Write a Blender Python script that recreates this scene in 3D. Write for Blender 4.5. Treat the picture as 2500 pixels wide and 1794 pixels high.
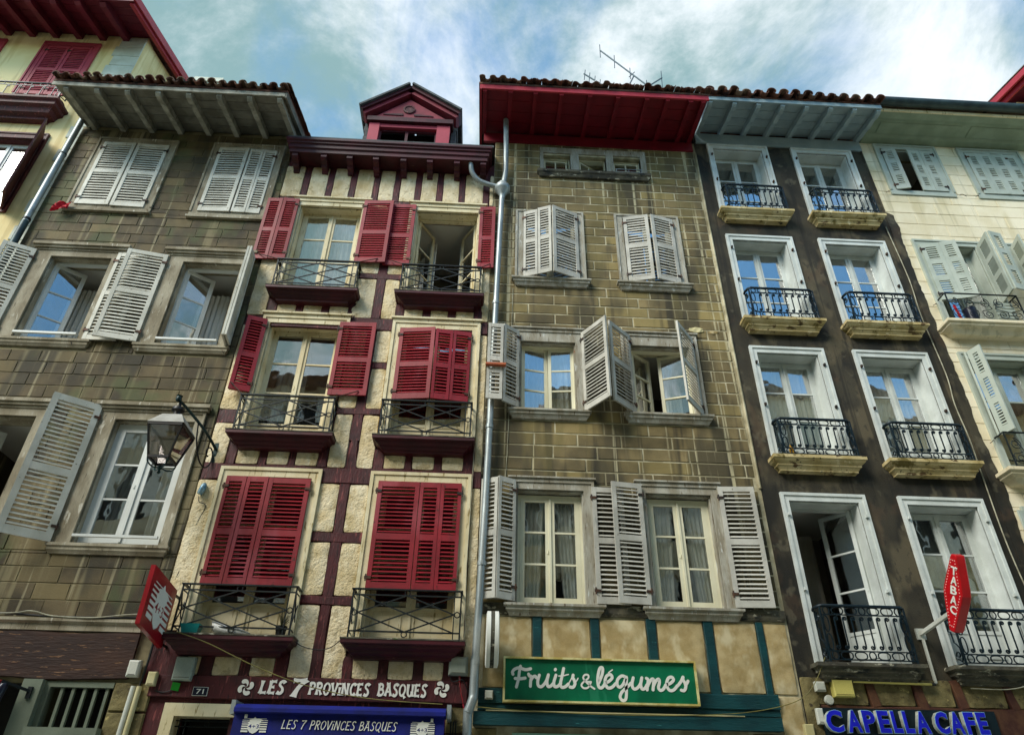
import bpy, math, random
from mathutils import Vector, Matrix
R = math.radians
random.seed(11)
for o in list(bpy.data.objects): bpy.data.objects.remove(o, do_unlink=True)
scene = bpy.context.scene
C = scene.collection

# ------------------------------------------------------------------ camera
cam_d = bpy.data.cameras.new('camera'); cam = bpy.data.objects.new('camera', cam_d); C.objects.link(cam)
cam_d.sensor_width = 36.0; cam_d.lens = 36.0*1706/2500; cam_d.clip_end = 6000; cam_d.clip_start = .05
PITCH, YAW, ROLL = .58451, .03881, .01833
def cam_axes():
    cp, sp, cy, sy = math.cos(PITCH), math.sin(PITCH), math.cos(YAW), math.sin(YAW)
    f = Vector((sy*cp, cy*cp, sp)); r = Vector((cy, -sy, 0)); u = r.cross(f)
    return r*math.cos(ROLL)+u*math.sin(ROLL), u*math.cos(ROLL)-r*math.sin(ROLL), f
r_, u_, f_ = cam_axes()
cam.matrix_world = Matrix(((r_.x, u_.x, -f_.x, 0), (r_.y, u_.y, -f_.y, -9.5), (r_.z, u_.z, -f_.z, 1.6), (0, 0, 0, 1)))
scene.camera = cam

# ------------------------------------------------------------------ world: sky with broken cloud, sun
SUN_EL, SUN_AZ = R(41), R(229)       # azimuth measured clockwise from +Y; the sun stands behind the camera, to its left
world = bpy.data.worlds.new('World'); scene.world = world; world.use_nodes = True
def build_world():
    nt = world.node_tree; nt.nodes.clear(); N = nt.nodes.new; L = nt.links.new
    out = N('ShaderNodeOutputWorld'); bg = N('ShaderNodeBackground'); bg.inputs[1].default_value = .12
    sky = N('ShaderNodeTexSky'); sky.sky_type = 'NISHITA'; sky.sun_disc = False
    sky.sun_elevation = SUN_EL; sky.sun_rotation = SUN_AZ; sky.air_density = 1.0; sky.dust_density = .6; sky.ozone_density = 1.6
    tc = N('ShaderNodeTexCoord')
    def noise(scale, detail, rough, loc, sc, rot=(0,0,0), dist=0):
        m = N('ShaderNodeMapping'); m.inputs['Location'].default_value = loc; m.inputs['Scale'].default_value = sc; m.inputs['Rotation'].default_value = rot
        L(tc.outputs['Generated'], m.inputs['Vector'])
        n = N('ShaderNodeTexNoise'); n.inputs['Scale'].default_value = scale; n.inputs['Detail'].default_value = detail
        n.inputs['Roughness'].default_value = rough; n.inputs['Distortion'].default_value = dist
        L(m.outputs[0], n.inputs['Vector']); return n.outputs[0]
    def ramp(sock, a, b):
        m = N('ShaderNodeMapRange'); m.interpolation_type = 'SMOOTHSTEP'
        m.inputs[1].default_value = a; m.inputs[2].default_value = b; L(sock, m.inputs[0]); return m.outputs[0]
    big = noise(1.7, 3, .5, CLOUD_LOC, (1, 1, .8))
    wisp = noise(6.5, 8, .62, (.3, 1.7, .2), (1.0, .55, .8), (0, 0, .6), .5)
    add = N('ShaderNodeMath'); add.operation = 'MULTIPLY_ADD'; L(wisp, add.inputs[0]); add.inputs[1].default_value = .5; L(big, add.inputs[2])
    cover = ramp(add.outputs[0], .63, .90)
    shade = noise(2.4, 9, .64, SHADE_LOC, (1, .8, 1), (0, 0, .6), .35)
    sh = ramp(shade, .40, .60)
    cc = N('ShaderNodeMix'); cc.data_type = 'RGBA'; L(sh, cc.inputs[0]); cc.inputs[6].default_value = CLOUD_DARK; cc.inputs[7].default_value = CLOUD_LIGHT
    mix = N('ShaderNodeMix'); mix.data_type = 'RGBA'; L(cover, mix.inputs[0])
    gain = N('ShaderNodeMix'); gain.data_type = 'RGBA'; gain.blend_type = 'MULTIPLY'; gain.inputs[0].default_value = 1
    L(sky.outputs[0], gain.inputs[6]); gain.inputs[7].default_value = SKY_TINT
    L(gain.outputs[2], mix.inputs[6]); L(cc.outputs[2], mix.inputs[7])
    L(mix.outputs[2], bg.inputs[0]); L(bg.outputs[0], out.inputs[0])
CLOUD_LOC = (2.2, 1.9, .3); SHADE_LOC = (3.85, 7.27, 2.8); SKY_TINT = (.82, 1.26, 1.32, 1); CLOUD_DARK = (1.2, 1.95, 2.05, 1); CLOUD_LIGHT = (4.2, 4.5, 4.7, 1)
build_world()
sun_d = bpy.data.lights.new('sun', 'SUN'); sun_d.energy = 2.1; sun_d.angle = R(30); sun_d.color = (1, .94, .82)
sun = bpy.data.objects.new('sun', sun_d); C.objects.link(sun)
sd = Vector((math.sin(SUN_AZ)*math.cos(SUN_EL), math.cos(SUN_AZ)*math.cos(SUN_EL), math.sin(SUN_EL)))
sun.rotation_euler = sd.to_track_quat('Z', 'Y').to_euler(); sun.location = sd*40
vs = scene.view_settings; vs.view_transform = 'Standard'; vs.look = 'None'; vs.gamma = 1; vs.exposure = 1.06; vs.use_curve_mapping = False

# ------------------------------------------------------------------ mesh helpers
class MB:
    def __init__(s): s.v = []; s.f = []
    def add(s, vs, fs):
        n = len(s.v); s.v += [tuple(p) for p in vs]; s.f += [tuple(n+i for i in f) for f in fs]; return s
    def box(s, x0, x1, y0, y1, z0, z1):
        return s.add([(x0,y0,z0),(x1,y0,z0),(x1,y1,z0),(x0,y1,z0),(x0,y0,z1),(x1,y0,z1),(x1,y1,z1),(x0,y1,z1)],
                     [(0,3,2,1),(4,5,6,7),(0,1,5,4),(1,2,6,5),(2,3,7,6),(3,0,4,7)])
    def obox(s, o, ax, ay, az):      # box from an origin corner and three edge vectors
        o, ax, ay, az = Vector(o), Vector(ax), Vector(ay), Vector(az)
        if ax.cross(ay).dot(az) < 0: o = o+ax; ax = -ax
        return s.add([o,o+ax,o+ax+ay,o+ay,o+az,o+ax+az,o+ax+ay+az,o+ay+az], [(0,3,2,1),(4,5,6,7),(0,1,5,4),(1,2,6,5),(2,3,7,6),(3,0,4,7)])
    def bar(s, a, b, w, d, up=(0,0,1)):   # straight bar of section w x d
        a, b = Vector(a), Vector(b); t = (b-a).normalized(); up = Vector(up)
        n = t.cross(up); n = n.normalized() if n.length > 1e-5 else Vector((1,0,0)); m = n.cross(t).normalized()
        return s.obox(a-n*w/2-m*d/2, n*w, m*d, b-a)
    def tube(s, pts, r, k=6, closed=False, rr=None):
        pts = [Vector(p) for p in pts]; n = len(pts); rings = []
        prev = None
        for i, p in enumerate(pts):
            if closed: t = pts[(i+1) % n]-pts[i-1]
            else: t = pts[min(i+1,n-1)]-pts[max(i-1,0)]
            t.normalize()
            if prev is None:
                a = Vector((0,0,1)) if abs(t.z) < .9 else Vector((1,0,0)); nrm = t.cross(a).normalized()
            else:
                nrm = (prev-t*prev.dot(t)).normalized()
            prev = nrm; bn = t.cross(nrm); rad = rr[i] if rr else r
            rings.append([p+nrm*math.cos(2*math.pi*j/k)*rad+bn*math.sin(2*math.pi*j/k)*rad for j in range(k)])
        vs = [q for g in rings for q in g]; fs = []
        for i in range(n if closed else n-1):
            i2 = (i+1) % n
            for j in range(k): fs.append((i*k+j, i*k+(j+1) % k, i2*k+(j+1) % k, i2*k+j))
        if not closed: fs += [tuple(range(k))[::-1], tuple((n-1)*k+j for j in range(k))]
        return s.add(vs, fs)
    def loops(s, lps, cap0=True, cap1=True):   # skin through loops of equal count
        k = len(lps[0]); vs = [p for l in lps for p in l]; fs = []
        for i in range(len(lps)-1):
            for j in range(k): fs.append((i*k+j, i*k+(j+1) % k, (i+1)*k+(j+1) % k, (i+1)*k+j))
        if cap0: fs.append(tuple(range(k))[::-1])
        if cap1: fs.append(tuple((len(lps)-1)*k+j for j in range(k)))
        return s.add(vs, fs)
    def prism(s, poly, d):           # planar polygon pushed along d
        d = Vector(d); return s.loops([[Vector(p) for p in poly], [Vector(p)+d for p in poly]])
    def lathe(s, c, prof, k=16, axis='z'):
        c = Vector(c); lps = []
        for r, h in prof:
            g = []
            for j in range(k):
                a = 2*math.pi*j/k; x, y = math.cos(a)*r, math.sin(a)*r
                g.append(c+(Vector((x,y,h)) if axis == 'z' else Vector((x,h,y)) if axis == 'y' else Vector((h,x,y))))
            lps.append(g)
        return s.loops(lps)
    def mesh(s, name):
        me = bpy.data.meshes.new(name); me.from_pydata(s.v, [], s.f); me.validate(); return me

W = {}      # world position of every parent
def add(name, mb, material, parent=None, loc=(0,0,0), smooth=False, kind=None):
    me = mb if isinstance(mb, bpy.types.Mesh) else None
    if me is None:
        me = mb.mesh(name)
        import bmesh
        bm = bmesh.new(); bm.from_mesh(me); bmesh.ops.recalc_face_normals(bm, faces=bm.faces); bm.to_mesh(me); bm.free()
        me.materials.append(material)
        if smooth:
            for p in me.polygons: p.use_smooth = True
            try: me.set_sharp_from_angle(angle=R(40))
            except Exception: pass
    o = bpy.data.objects.new(name, me); C.objects.link(o); o.location = loc
    if parent is not None:
        o.parent = parent; o.matrix_parent_inverse = Matrix.Translation(-W[parent.name])
    W[o.name] = Vector(loc)
    if kind: o['kind'] = kind
    return o
def thing(name, label, cat, loc=(0,0,0), group=None):
    o = bpy.data.objects.new(name, None); C.objects.link(o); o.location = loc; o.empty_display_size = .2
    o['label'] = label; o['category'] = cat
    if group: o['group'] = group
    W[o.name] = Vector(loc); return o
def tag(o, label, cat, group=None):
    o['label'] = label; o['category'] = cat
    if group: o['group'] = group
    return o
def lerp(a, b, t): return a+(b-a)*t
def smooth_path(pts, n=6, closed=False):
    P = [Vector(p) for p in pts]; out = []; m = len(P)
    for i in range(m if closed else m-1):
        p0 = P[(i-1) % m] if closed else P[max(i-1,0)]; p1 = P[i]; p2 = P[(i+1) % m]; p3 = P[(i+2) % m] if closed else P[min(i+2,m-1)]
        for k in range(n):
            t = k/n
            out.append(.5*((2*p1)+(p2-p0)*t+(2*p0-5*p1+4*p2-p3)*t*t+(3*p1-p0-3*p2+p3)*t**3))
    if not closed: out.append(P[-1])
    return out

# ------------------------------------------------------------------ materials
def lin(h):
    h = h.lstrip('#'); c = [int(h[i:i+2],16)/255 for i in (0,2,4)]
    return tuple((x/12.92 if x <= .04045 else ((x+.055)/1.055)**2.4) for x in c)+(1,)
def mat(name, c1, c2=None, scale=3.0, stretch=(1,1,1), rough=.8, bump=.2, bscale=60, bstretch=(1,1,1), bdist=.004, streak=None, sthr=(.55,.72), sscale=(5,5,.35),
        wear=None, wthr=(.60,.66), wscale=18, wstretch=(1,1,1), alt=None, grain=.12, gscale=90, rand=0., metal=0., spec=.35, sky_grime=None, coat=0):
    m = bpy.data.materials.new(name); m.use_nodes = True; nt = m.node_tree; nt.nodes.clear(); N = nt.nodes.new; L = nt.links.new
    out = N('ShaderNodeOutputMaterial'); b = N('ShaderNodeBsdfPrincipled'); L(b.outputs[0], out.inputs[0])
    b.inputs['Roughness'].default_value = rough; b.inputs['Metallic'].default_value = metal; b.inputs['Specular IOR Level'].default_value = spec
    if coat: b.inputs['Coat Weight'].default_value = coat; b.inputs['Coat Roughness'].default_value = .15
    geo = N('ShaderNodeNewGeometry')
    def noise(sc, st, det=4, ro=.55, off=(0,0,0)):
        mp = N('ShaderNodeMapping'); mp.inputs['Scale'].default_value = st; mp.inputs['Location'].default_value = off; L(geo.outputs['Position'], mp.inputs['Vector'])
        n = N('ShaderNodeTexNoise'); n.inputs['Scale'].default_value = sc; n.inputs['Detail'].default_value = det; n.inputs['Roughness'].default_value = ro
        L(mp.outputs[0], n.inputs['Vector']); return n.outputs[0]
    def rng(sock, a, b_, c=0., d=1., smooth=True):
        r = N('ShaderNodeMapRange'); r.interpolation_type = 'SMOOTHSTEP' if smooth else 'LINEAR'
        r.inputs[1].default_value = a; r.inputs[2].default_value = b_; r.inputs[3].default_value = c; r.inputs[4].default_value = d; L(sock, r.inputs[0]); return r.outputs[0]
    def mix(fac, a, c, mode='MIX'):
        x = N('ShaderNodeMix'); x.data_type = 'RGBA'; x.blend_type = mode
        if hasattr(fac, 'links'): L(fac, x.inputs[0])
        else: x.inputs[0].default_value = fac
        for s, i in ((a,6),(c,7)):
            if hasattr(s, 'links'): L(s, x.inputs[i])
            else: x.inputs[i].default_value = s
        return x.outputs[2]
    col = lin(c1)
    if c2: col = mix(rng(noise(scale, stretch, 3), .36, .64), lin(c1), lin(c2))
    if grain:
        g = rng(noise(gscale, bstretch, 3, .6), .25, .75, 1-grain, 1+grain, False)
        cg = N('ShaderNodeCombineColor'); [L(g, cg.inputs[i]) for i in range(3)]
        col = mix(1.0, col, cg.outputs[0], 'MULTIPLY')
    if alt:
        o2 = N('ShaderNodeObjectInfo'); wn = N('ShaderNodeTexWhiteNoise'); wn.noise_dimensions = '1D'; L(o2.outputs['Random'], wn.inputs['W'])
        col = mix(rng(wn.outputs['Value'], .45, 1.0, 0, alt[1]), col, lin(alt[0]))
    if rand:
        oi = N('ShaderNodeObjectInfo'); g = rng(oi.outputs['Random'], 0, 1, 1-rand, 1+rand, False)
        cg = N('ShaderNodeCombineColor'); [L(g, cg.inputs[i]) for i in range(3)]
        col = mix(1.0, col, cg.outputs[0], 'MULTIPLY')
    for i, st in enumerate(streak or []):
        colr, thr, amt = st[:3]; ssc = st[3] if len(st) > 3 else sscale
        f = rng(noise(1.0, ssc, 3, .6, (7.3*i+1.1, 2.2, 3.1*i)), thr[0], thr[1], 0, amt)
        col = mix(f, col, lin(colr))
    for i, wr in enumerate(wear or []):
        colr, thr, wsc, wst = wr
        f = rng(noise(wsc, wst, 4, .65, (3.3*i+.7, 1.9, 5.1)), thr[0], thr[1])
        col = mix(f, col, lin(colr))
    if hasattr(col, 'links'): L(col, b.inputs['Base Color'])
    else: b.inputs['Base Color'].default_value = col
    if bump:
        bp = N('ShaderNodeBump'); bp.inputs['Strength'].default_value = min(bump,1); bp.inputs['Distance'].default_value = bdist
        L(noise(bscale, bstretch, 3, .6, (1.3,4.4,2.2)), bp.inputs['Height']); L(bp.outputs[0], b.inputs['Normal'])
    return m
def emis_free_glass(name, tint=(.96,.98,.97,1), wav=.007, refl=.09):
    m = bpy.data.materials.new(name); m.use_nodes = True; nt = m.node_tree; nt.nodes.clear(); N = nt.nodes.new; L = nt.links.new
    out = N('ShaderNodeOutputMaterial'); tr = N('ShaderNodeBsdfTransparent'); tr.inputs[0].default_value = tint
    gl = N('ShaderNodeBsdfGlossy'); gl.inputs['Roughness'].default_value = .02
    lw = N('ShaderNodeLayerWeight'); lw.inputs['Blend'].default_value = .5
    mr = N('ShaderNodeMapRange'); mr.inputs[1].default_value = 0; mr.inputs[2].default_value = .8; mr.inputs[3].default_value = refl; mr.inputs[4].default_value = .75
    L(lw.outputs['Facing'], mr.inputs[0])
    mx = N('ShaderNodeMixShader'); L(mr.outputs[0], mx.inputs[0]); L(tr.outputs[0], mx.inputs[1]); L(gl.outputs[0], mx.inputs[2])
    geo = N('ShaderNodeNewGeometry'); n = N('ShaderNodeTexNoise'); n.inputs['Scale'].default_value = 4.5; n.inputs['Detail'].default_value = 1; L(geo.outputs['Position'], n.inputs['Vector'])
    bp = N('ShaderNodeBump'); bp.inputs['Strength'].default_value = .25; bp.inputs['Distance'].default_value = wav; L(n.outputs[0], bp.inputs['Height']); L(bp.outputs[0], gl.inputs['Normal'])
    L(mx.outputs[0], out.inputs[0]); return m

M = {}
M['glass'] = emis_free_glass('window_glass', refl=.17)
M['lamp_glass'] = emis_free_glass('lantern_glass', (.86,.84,.84,1), 0.0, .06)
# yellow house
M['yellow'] = mat('yellow_plaster', '#ecd9a4', '#e0ca92', 1.2, bump=.35, bscale=50, grain=.08, streak=[('#b99b58',(.5,.66),.45),('#9a8350',(.57,.66),.35,(5,5,.3))])
M['quoin'] = mat('pale_quoin_stone', '#c3c6ba', '#b3b4a4', 3, rand=.08, bump=.3)
M['red_eave'] = mat('oxblood_paint_soffit', '#66182a', '#5a1426', 4, bump=.15, bscale=30, bstretch=(1,.15,1), rough=.6, grain=.15)
M['rose'] = mat('rose_red_shutter_paint', '#a03a48', '#953443', 2, rough=.55, bump=.15, grain=.08)
# grey stone house
M['stoneA'] = mat('grey_brown_render_block', '#60533a', '#3e3524', 1.6, rand=.22, alt=('#796b47',.5), bump=.55, bscale=55, bdist=.006, grain=.2,
                  streak=[('#363328',(.47,.63),.75,(1.6,1.6,.6)), ('#8f8463',(.55,.66),.55,(4.5,4.5,.25)), ('#b3a988',(.60,.68),.45,(8,8,.3)), ('#4f5a36',(.54,.66),.55,(1.3,1.3,1.0))])
M['jointA'] = mat('grey_block_joint', '#8e8363', '#665d43', 3, bump=.3, streak=[('#565140',(.47,.63),.7,(1.6,1.6,.6))])
M['woodA'] = mat('bare_weathered_oak', '#a29a86', '#7d735e', 3, (1,1,.5), bump=.6, bscale=25, bstretch=(3,3,.35), rough=.85, grain=.22, gscale=40,
                 wear=[('#4c4436',(.60,.72),9,(3,3,.4)), ('#c3beae',(.60,.70),7,(2,2,.5))])
M['shutA'] = mat('flaking_white_shutter_paint', '#cfcdc1', '#bbb9ac', 2.5, rough=.6, bump=.3, bscale=40, grain=.08, wear=[('#77705d',(.64,.70),16,(1,1,1)), ('#8f8a78',(.62,.72),5,(2,2,.5))])
M['whitepvc'] = mat('white_window_paint', '#d3d6d2', '#c6c9c5', 2, rough=.45, bump=.05, grain=.05)
M['rafterA'] = mat('pale_grey_rafter', '#9b998c', '#7a786c', 5, bump=.4, bscale=20, grain=.2, rand=.12, wear=[('#66645a',(.58,.68),7,(1,1,1))])
M['soffitA'] = mat('grey_soffit_board', '#77756a', '#5d5b51', 3, bump=.4, bscale=30, bstretch=(.2,2,2), grain=.2, rand=.1)
M['tile'] = mat('old_clay_barrel_tile', '#6e4434', '#4b2f27', 6, rand=.3, alt=('#7f6a58',.8), bump=.5, bscale=40, grain=.25, wear=[('#2c2320',(.52,.68),5,(1,1,1)), ('#85705a',(.64,.72),14,(1,1,1))])
M['browntimber'] = mat('dark_brown_beam_paint', '#3d2317', '#2a150e', 3, (.4,1,1), bump=.7, bscale=18, bstretch=(.4,2,2), bdist=.01, rough=.7, grain=.2, wear=[('#7d5a3d',(.63,.66),16,(.25,1,2.2))])
# half-timbered house
M['plasterB'] = mat('rough_cream_lime_plaster', '#e2d3b2', '#cfbb90', 2.5, bump=1., bscale=26, bdist=.02, grain=.12, gscale=60, streak=[('#a08a5a',(.50,.66),.6,(2.2,2.2,.9)),('#8d7a50',(.57,.66),.5,(9,9,9)),('#ebe1c6',(.56,.66),.5,(4,4,2))])
M['timberB'] = mat('maroon_timber_paint', '#4d161b', '#381014', 3, rough=.6, bump=.8, bscale=22, bstretch=(2,2,.5), bdist=.008, grain=.18, wear=[('#7c3d3c',(.59,.66),8,(4,4,.5)), ('#2c0d10',(.58,.64),10,(3,3,.4))])
M['maroon'] = mat('dark_maroon_moulding_paint', '#470e1a', '#340a12', 3, rough=.5, bump=.25, grain=.12, wear=[('#8a6a60',(.70,.74),20,(.3,1,3))])
M['shutB'] = mat('wine_red_shutter_paint', '#8e1e29', '#7e1923', 2, rough=.5, bump=.2, bscale=35, grain=.1, rand=.05, streak=[('#a5505a',(.50,.68),.5,(2,2,.8)), ('#6d1620',(.54,.66),.5,(3,3,1.5))], wear=[('#54221f',(.63,.67),14,(1,1,1))])
M['cream'] = mat('cream_joinery_paint', '#dfd3b0', '#cfc098', 3, rough=.55, bump=.3, bscale=30, bstretch=(3,3,.4), grain=.08, wear=[('#94804f',(.58,.68),7,(3,3,.5))])
M['dormerred'] = mat('faded_red_dormer_paint', '#7c2432', '#681c29', 3, rough=.6, bump=.3, grain=.12, wear=[('#4a1a20',(.6,.68),9,(.5,1,2))])
M['iron'] = mat('black_wrought_iron', '#1c2426', '#151b1e', 6, rough=.5, bump=.3, grain=.2, metal=.3)
M['ironD'] = mat('blue_black_cast_iron', '#10232b', '#0c1a22', 6, rough=.42, bump=.2, grain=.15, metal=.25)
M['slate'] = mat('slate_roof', '#4f5252', '#3f4142', 6, rand=.2, bump=.4)
# stone house with green ground floor
M['stoneC'] = mat('olive_tan_render_block', '#82724e', '#5f5337', 1.4, rand=.17, alt=('#968552',.6), bump=.55, bscale=55, bdist=.005, grain=.18,
                  streak=[('#453f2e',(.47,.62),.85,(1.3,1.3,.42)), ('#2c2920',(.54,.66),.75,(4,4,.2)), ('#c4ba96',(.58,.66),.75,(8,8,.14)), ('#6a6038',(.54,.66),.5,(2.4,2.4,.5))])
M['jointC'] = mat('pale_raised_mortar', '#c4bb9d', '#968d70', 4, bump=.3, streak=[('#6f684e',(.48,.63),.75,(1.3,1.3,.42))])
M['woodC'] = mat('peeling_grey_window_timber', '#a7a498', '#8b8473', 3, (2,2,.5), bump=.6, bscale=25, bstretch=(3,3,.4), rough=.85, grain=.2, gscale=40, wear=[('#5b4a36',(.61,.68),10,(2.5,2.5,.4)), ('#8a5a38',(.68,.73),7,(1,1,.6)), ('#bfc0bb',(.60,.68),6,(2,2,.5))])
M['shutC'] = mat('silvered_grey_shutter_paint', '#bdbab0', '#a5a298', 2.5, rough=.65, bump=.35, bscale=35, bstretch=(2,2,.6), grain=.1, wear=[('#6f675a',(.65,.71),13,(1.5,1.5,.6)), ('#8c8d88',(.6,.75),5,(2,2,.5))])
M['pvcC'] = mat('ivory_window_frame', '#dcd8be', '#d2cdb1', 2, rough=.4, bump=.03, grain=.04)
M['redC'] = mat('deep_red_eave_paint', '#73101f', '#650d1c', 3, rough=.5, bump=.2, bscale=25, grain=.1)
M['redCedge'] = mat('brick_red_fascia_paint', '#a8303c', '#9a2a36', 3, rough=.5, bump=.15, grain=.1)
M['greentimber'] = mat('dark_teal_timber_paint', '#0c4044', '#093438', 4, (.6,1,1), rough=.5, bump=.7, bscale=16, bstretch=(.5,2,2), bdist=.01, grain=.15, wear=[('#3f7f7d',(.68,.73),12,(.35,1,2))])
M['plasterC'] = mat('mottled_tan_plaster', '#b5a176', '#a08a5c', 5, bump=.45, bscale=22, bdist=.006, grain=.12, streak=[('#d0c4a2',(.5,.68),.7,(4,4,2.5)),('#7f6a3e',(.60,.75),.5,(3,3,1.5))])
# dark rendered house
M['dark'] = mat('charcoal_brown_rough_render', '#403b2e', '#2c281f', 1.2, bump=1., bscale=60, bdist=.006, grain=.25, gscale=120, streak=[('#1b1a15',(.47,.60),.85,(1.1,1.1,.6)), ('#5f5642',(.53,.64),.7,(1.7,1.7,1.0)), ('#4b3a2b',(.56,.66),.45,(2.1,2.1,1.6)), ('#6b6553',(.60,.68),.4,(3,3,3)), ('#191813',(.54,.62),.6,(5,5,.14)), ('#1d1c18',(.56,.64),.5,(9,9,5))])
M['whiteD'] = mat('chalky_white_frame_paint', '#ccd1cd', '#bcc1bc', 3, rough=.55, bump=.2, grain=.07, wear=[('#9a9a90',(.66,.74),11,(2,2,.6))])
M['ochre'] = mat('ochre_sandstone_ledge', '#c2b184', '#a99562', 4, bump=.8, bscale=30, grain=.2, wear=[('#5c482c',(.57,.64),7,(.7,1,1.6)), ('#d6c9a0',(.60,.68),8,(1,1,1)), ('#6a5c2c',(.56,.68),4,(1,1,1)), ('#3d3a28',(.63,.68),9,(1,1,1))])
M['stonedark'] = mat('blackened_stone_ledge', '#5a5647', '#3f3c33', 5, bump=.8, bscale=25, bdist=.012, grain=.2, wear=[('#b0ab97',(.58,.66),9,(.6,1,1.5)), ('#1f2321',(.56,.66),6,(.6,1,1.5)), ('#44562a',(.66,.73),5,(1,1,1))])
M['bluegrey'] = mat('blue_grey_eave_paint', '#9aabb0', '#8c9ea5', 3, rough=.6, bump=.2, grain=.08, rand=.05)
M['rubble'] = mat('dirty_yellow_rubble', '#80744c', '#5f5536', 4, bump=1., bscale=12, bdist=.02, grain=.2, wear=[('#3a3021',(.58,.68),7,(1,1,1)), ('#b3a26a',(.62,.70),9,(1,1,1))])
M['rubrick'] = mat('dark_red_brown_brick', '#45251c', '#5a3a26', 6, bump=.8, bscale=18, grain=.2)
# cream house
M['creamstone'] = mat('pale_cream_ashlar', '#e4d9be', '#d8cbaa', 1.5, rand=.06, bump=.35, bscale=60, grain=.1, streak=[('#b7a778',(.52,.66),.45,(2,2,.6)), ('#8f8664',(.57,.66),.35,(6,6,.25)), ('#ebe7d6',(.56,.7),.4,(2,2,1))])
M['jointE'] = mat('ashlar_joint', '#8f8666', None, grain=.1)
M['sage'] = mat('sage_grey_paint', '#acb3a8', '#9ea69a', 2.5, rough=.5, bump=.15, grain=.06, rand=.04, streak=[('#838f80',(.6,.8),.4,(3,3,.6))])
M['sagedark'] = mat('sage_soffit_paint', '#8d9c86', '#7f8e78', 2.5, rough=.6, bump=.1, grain=.06)
M['zincdark'] = mat('tarnished_zinc_gutter', '#3d4c4d', '#2f3b3e', 4, rough=.45, metal=.4, bump=.1)
M['zinc'] = mat('zinc_pipe', '#a3a9a8', '#878f90', 4, (1,1,.4), rough=.45, metal=.45, bump=.1, grain=.12, wear=[('#b3bcbd',(.60,.72),6,(3,3,.5)), ('#59646a',(.62,.74),5,(2,2,.6))])
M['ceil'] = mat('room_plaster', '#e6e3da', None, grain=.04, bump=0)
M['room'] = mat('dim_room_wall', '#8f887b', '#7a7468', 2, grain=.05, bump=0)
M['curtain'] = mat('sheer_white_curtain', '#ebebe6', '#d6d6cf', 3, (4,4,.2), rough=.9, bump=.1, grain=.04)
M['sheer'] = mat('grey_green_net', '#8d968c', '#7b847a', 3, (5,5,.2), rough=.9, bump=.1)
M['steel'] = mat('dull_steel_hook', '#2f2b27', '#54392a', 9, rough=.6, metal=.4)
M['blackmetal'] = mat('black_lantern_metal', '#17191b', '#1f1a1a', 6, rough=.4, metal=.3, bump=.1)
M['lampgreen'] = mat('bottle_green_iron', '#0f3433', '#0c2726', 6, rough=.4, bump=.1, metal=.2)
M['lampwhite'] = mat('milky_lamp_cap', '#aeaba3', '#9c988f', 6, rough=.4)
M['signred'] = mat('enamel_red_sign', '#9c1420', '#8c101b', 3, rough=.3, bump=.02, grain=.03, coat=.3)
M['signwhite'] = mat('sign_white', '#e4e2d8', None, rough=.45, bump=0, grain=.04)
M['signdark'] = mat('sign_black', '#1a1714', None, rough=.5, bump=0, grain=0)
M['tabac'] = mat('scarlet_acrylic', '#c8101a', '#b80d17', 3, rough=.3, bump=.02, grain=.03, coat=.3)
M['signgreen'] = mat('emerald_sign_panel', '#006e49', '#005c3d', 2, rough=.4, bump=.03, grain=.05, streak=[('#0a5a40',(.52,.66),.5,(3,3,.6)),('#2f8a66',(.58,.66),.4,(5,5,1.5))])
M['gold'] = mat('pale_gold_frame', '#d9cf94', '#b9a55c', 8, rough=.4, bump=.1)
M['navy'] = mat('royal_blue_awning_canvas', '#09177a', '#07115a', 3, rough=.75, bump=.25, bscale=140, grain=.1)
M['letterblue'] = mat('ultramarine_letter_face', '#1a1ec0', '#1519ae', 3, rough=.3, bump=.02, grain=.03)
M['lettercyan'] = mat('pale_blue_letter_rim', '#8fc0d8', None, rough=.3, bump=0, grain=0)
M['letterside'] = mat('grubby_white_letter_side', '#b9bdb5', '#8f9389', 4, (1,1,3), rough=.5, bump=.1)
M['boxgrey'] = mat('grey_meter_box', '#9aa296', '#8c9488', 3, rough=.5, bump=.05)
M['boxwhite'] = mat('white_junction_box', '#c9cabf', '#b5b6aa', 3, rough=.5, bump=.05)
M['boxbeige'] = mat('beige_junction_box', '#c9bf94', '#b3a878', 3, rough=.5, bump=.05)
M['boxyellow'] = mat('pale_yellow_box', '#c4b866', '#b0a558', 3, rough=.5, bump=.05)
M['cable'] = mat('dirty_white_cable', '#a9a58e', '#88846f', 8, rough=.6, bump=0)
M['cablegold'] = mat('olive_cable', '#7d7436', '#6a6230', 8, rough=.6, bump=0)
M['cableblack'] = mat('black_cable', '#15181a', None, rough=.6, bump=0, grain=0)
M['plate'] = mat('navy_number_plate', '#16192c', None, rough=.3, bump=0, grain=0)
M['brightgreen'] = mat('bright_green_tag', '#118a1e', None, rough=.4, bump=0, grain=0)
M['bluegrip'] = mat('steel_blue_device', '#3d6d88', '#88a0a8', 14, rough=.35, metal=.3)
M['redcloth'] = mat('scarlet_cloth', '#c4182a', '#a91224', 6, rough=.8, bump=.3)
M['teal'] = mat('teal_plastic', '#0e7d7a', None, rough=.4, bump=0, grain=.04)
M['sack'] = mat('white_plastic_sack', '#d5d5d0', '#bdbdb8', 8, rough=.5, bump=.6, bscale=20, bdist=.01)
M['orange'] = mat('terracotta_plank', '#b4603c', '#a25232', 5, rough=.7)
M['yellowplastic'] = mat('yellow_plastic', '#dca21c', None, rough=.4, bump=0)
M['greypost'] = mat('grey_green_joinery', '#727a69', '#646c5c', 3, rough=.6, bump=.2, grain=.1)
M['asphalt'] = mat('street_paving', '#b4ad9e', '#a09989', 2, bump=.4, bscale=40)
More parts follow.
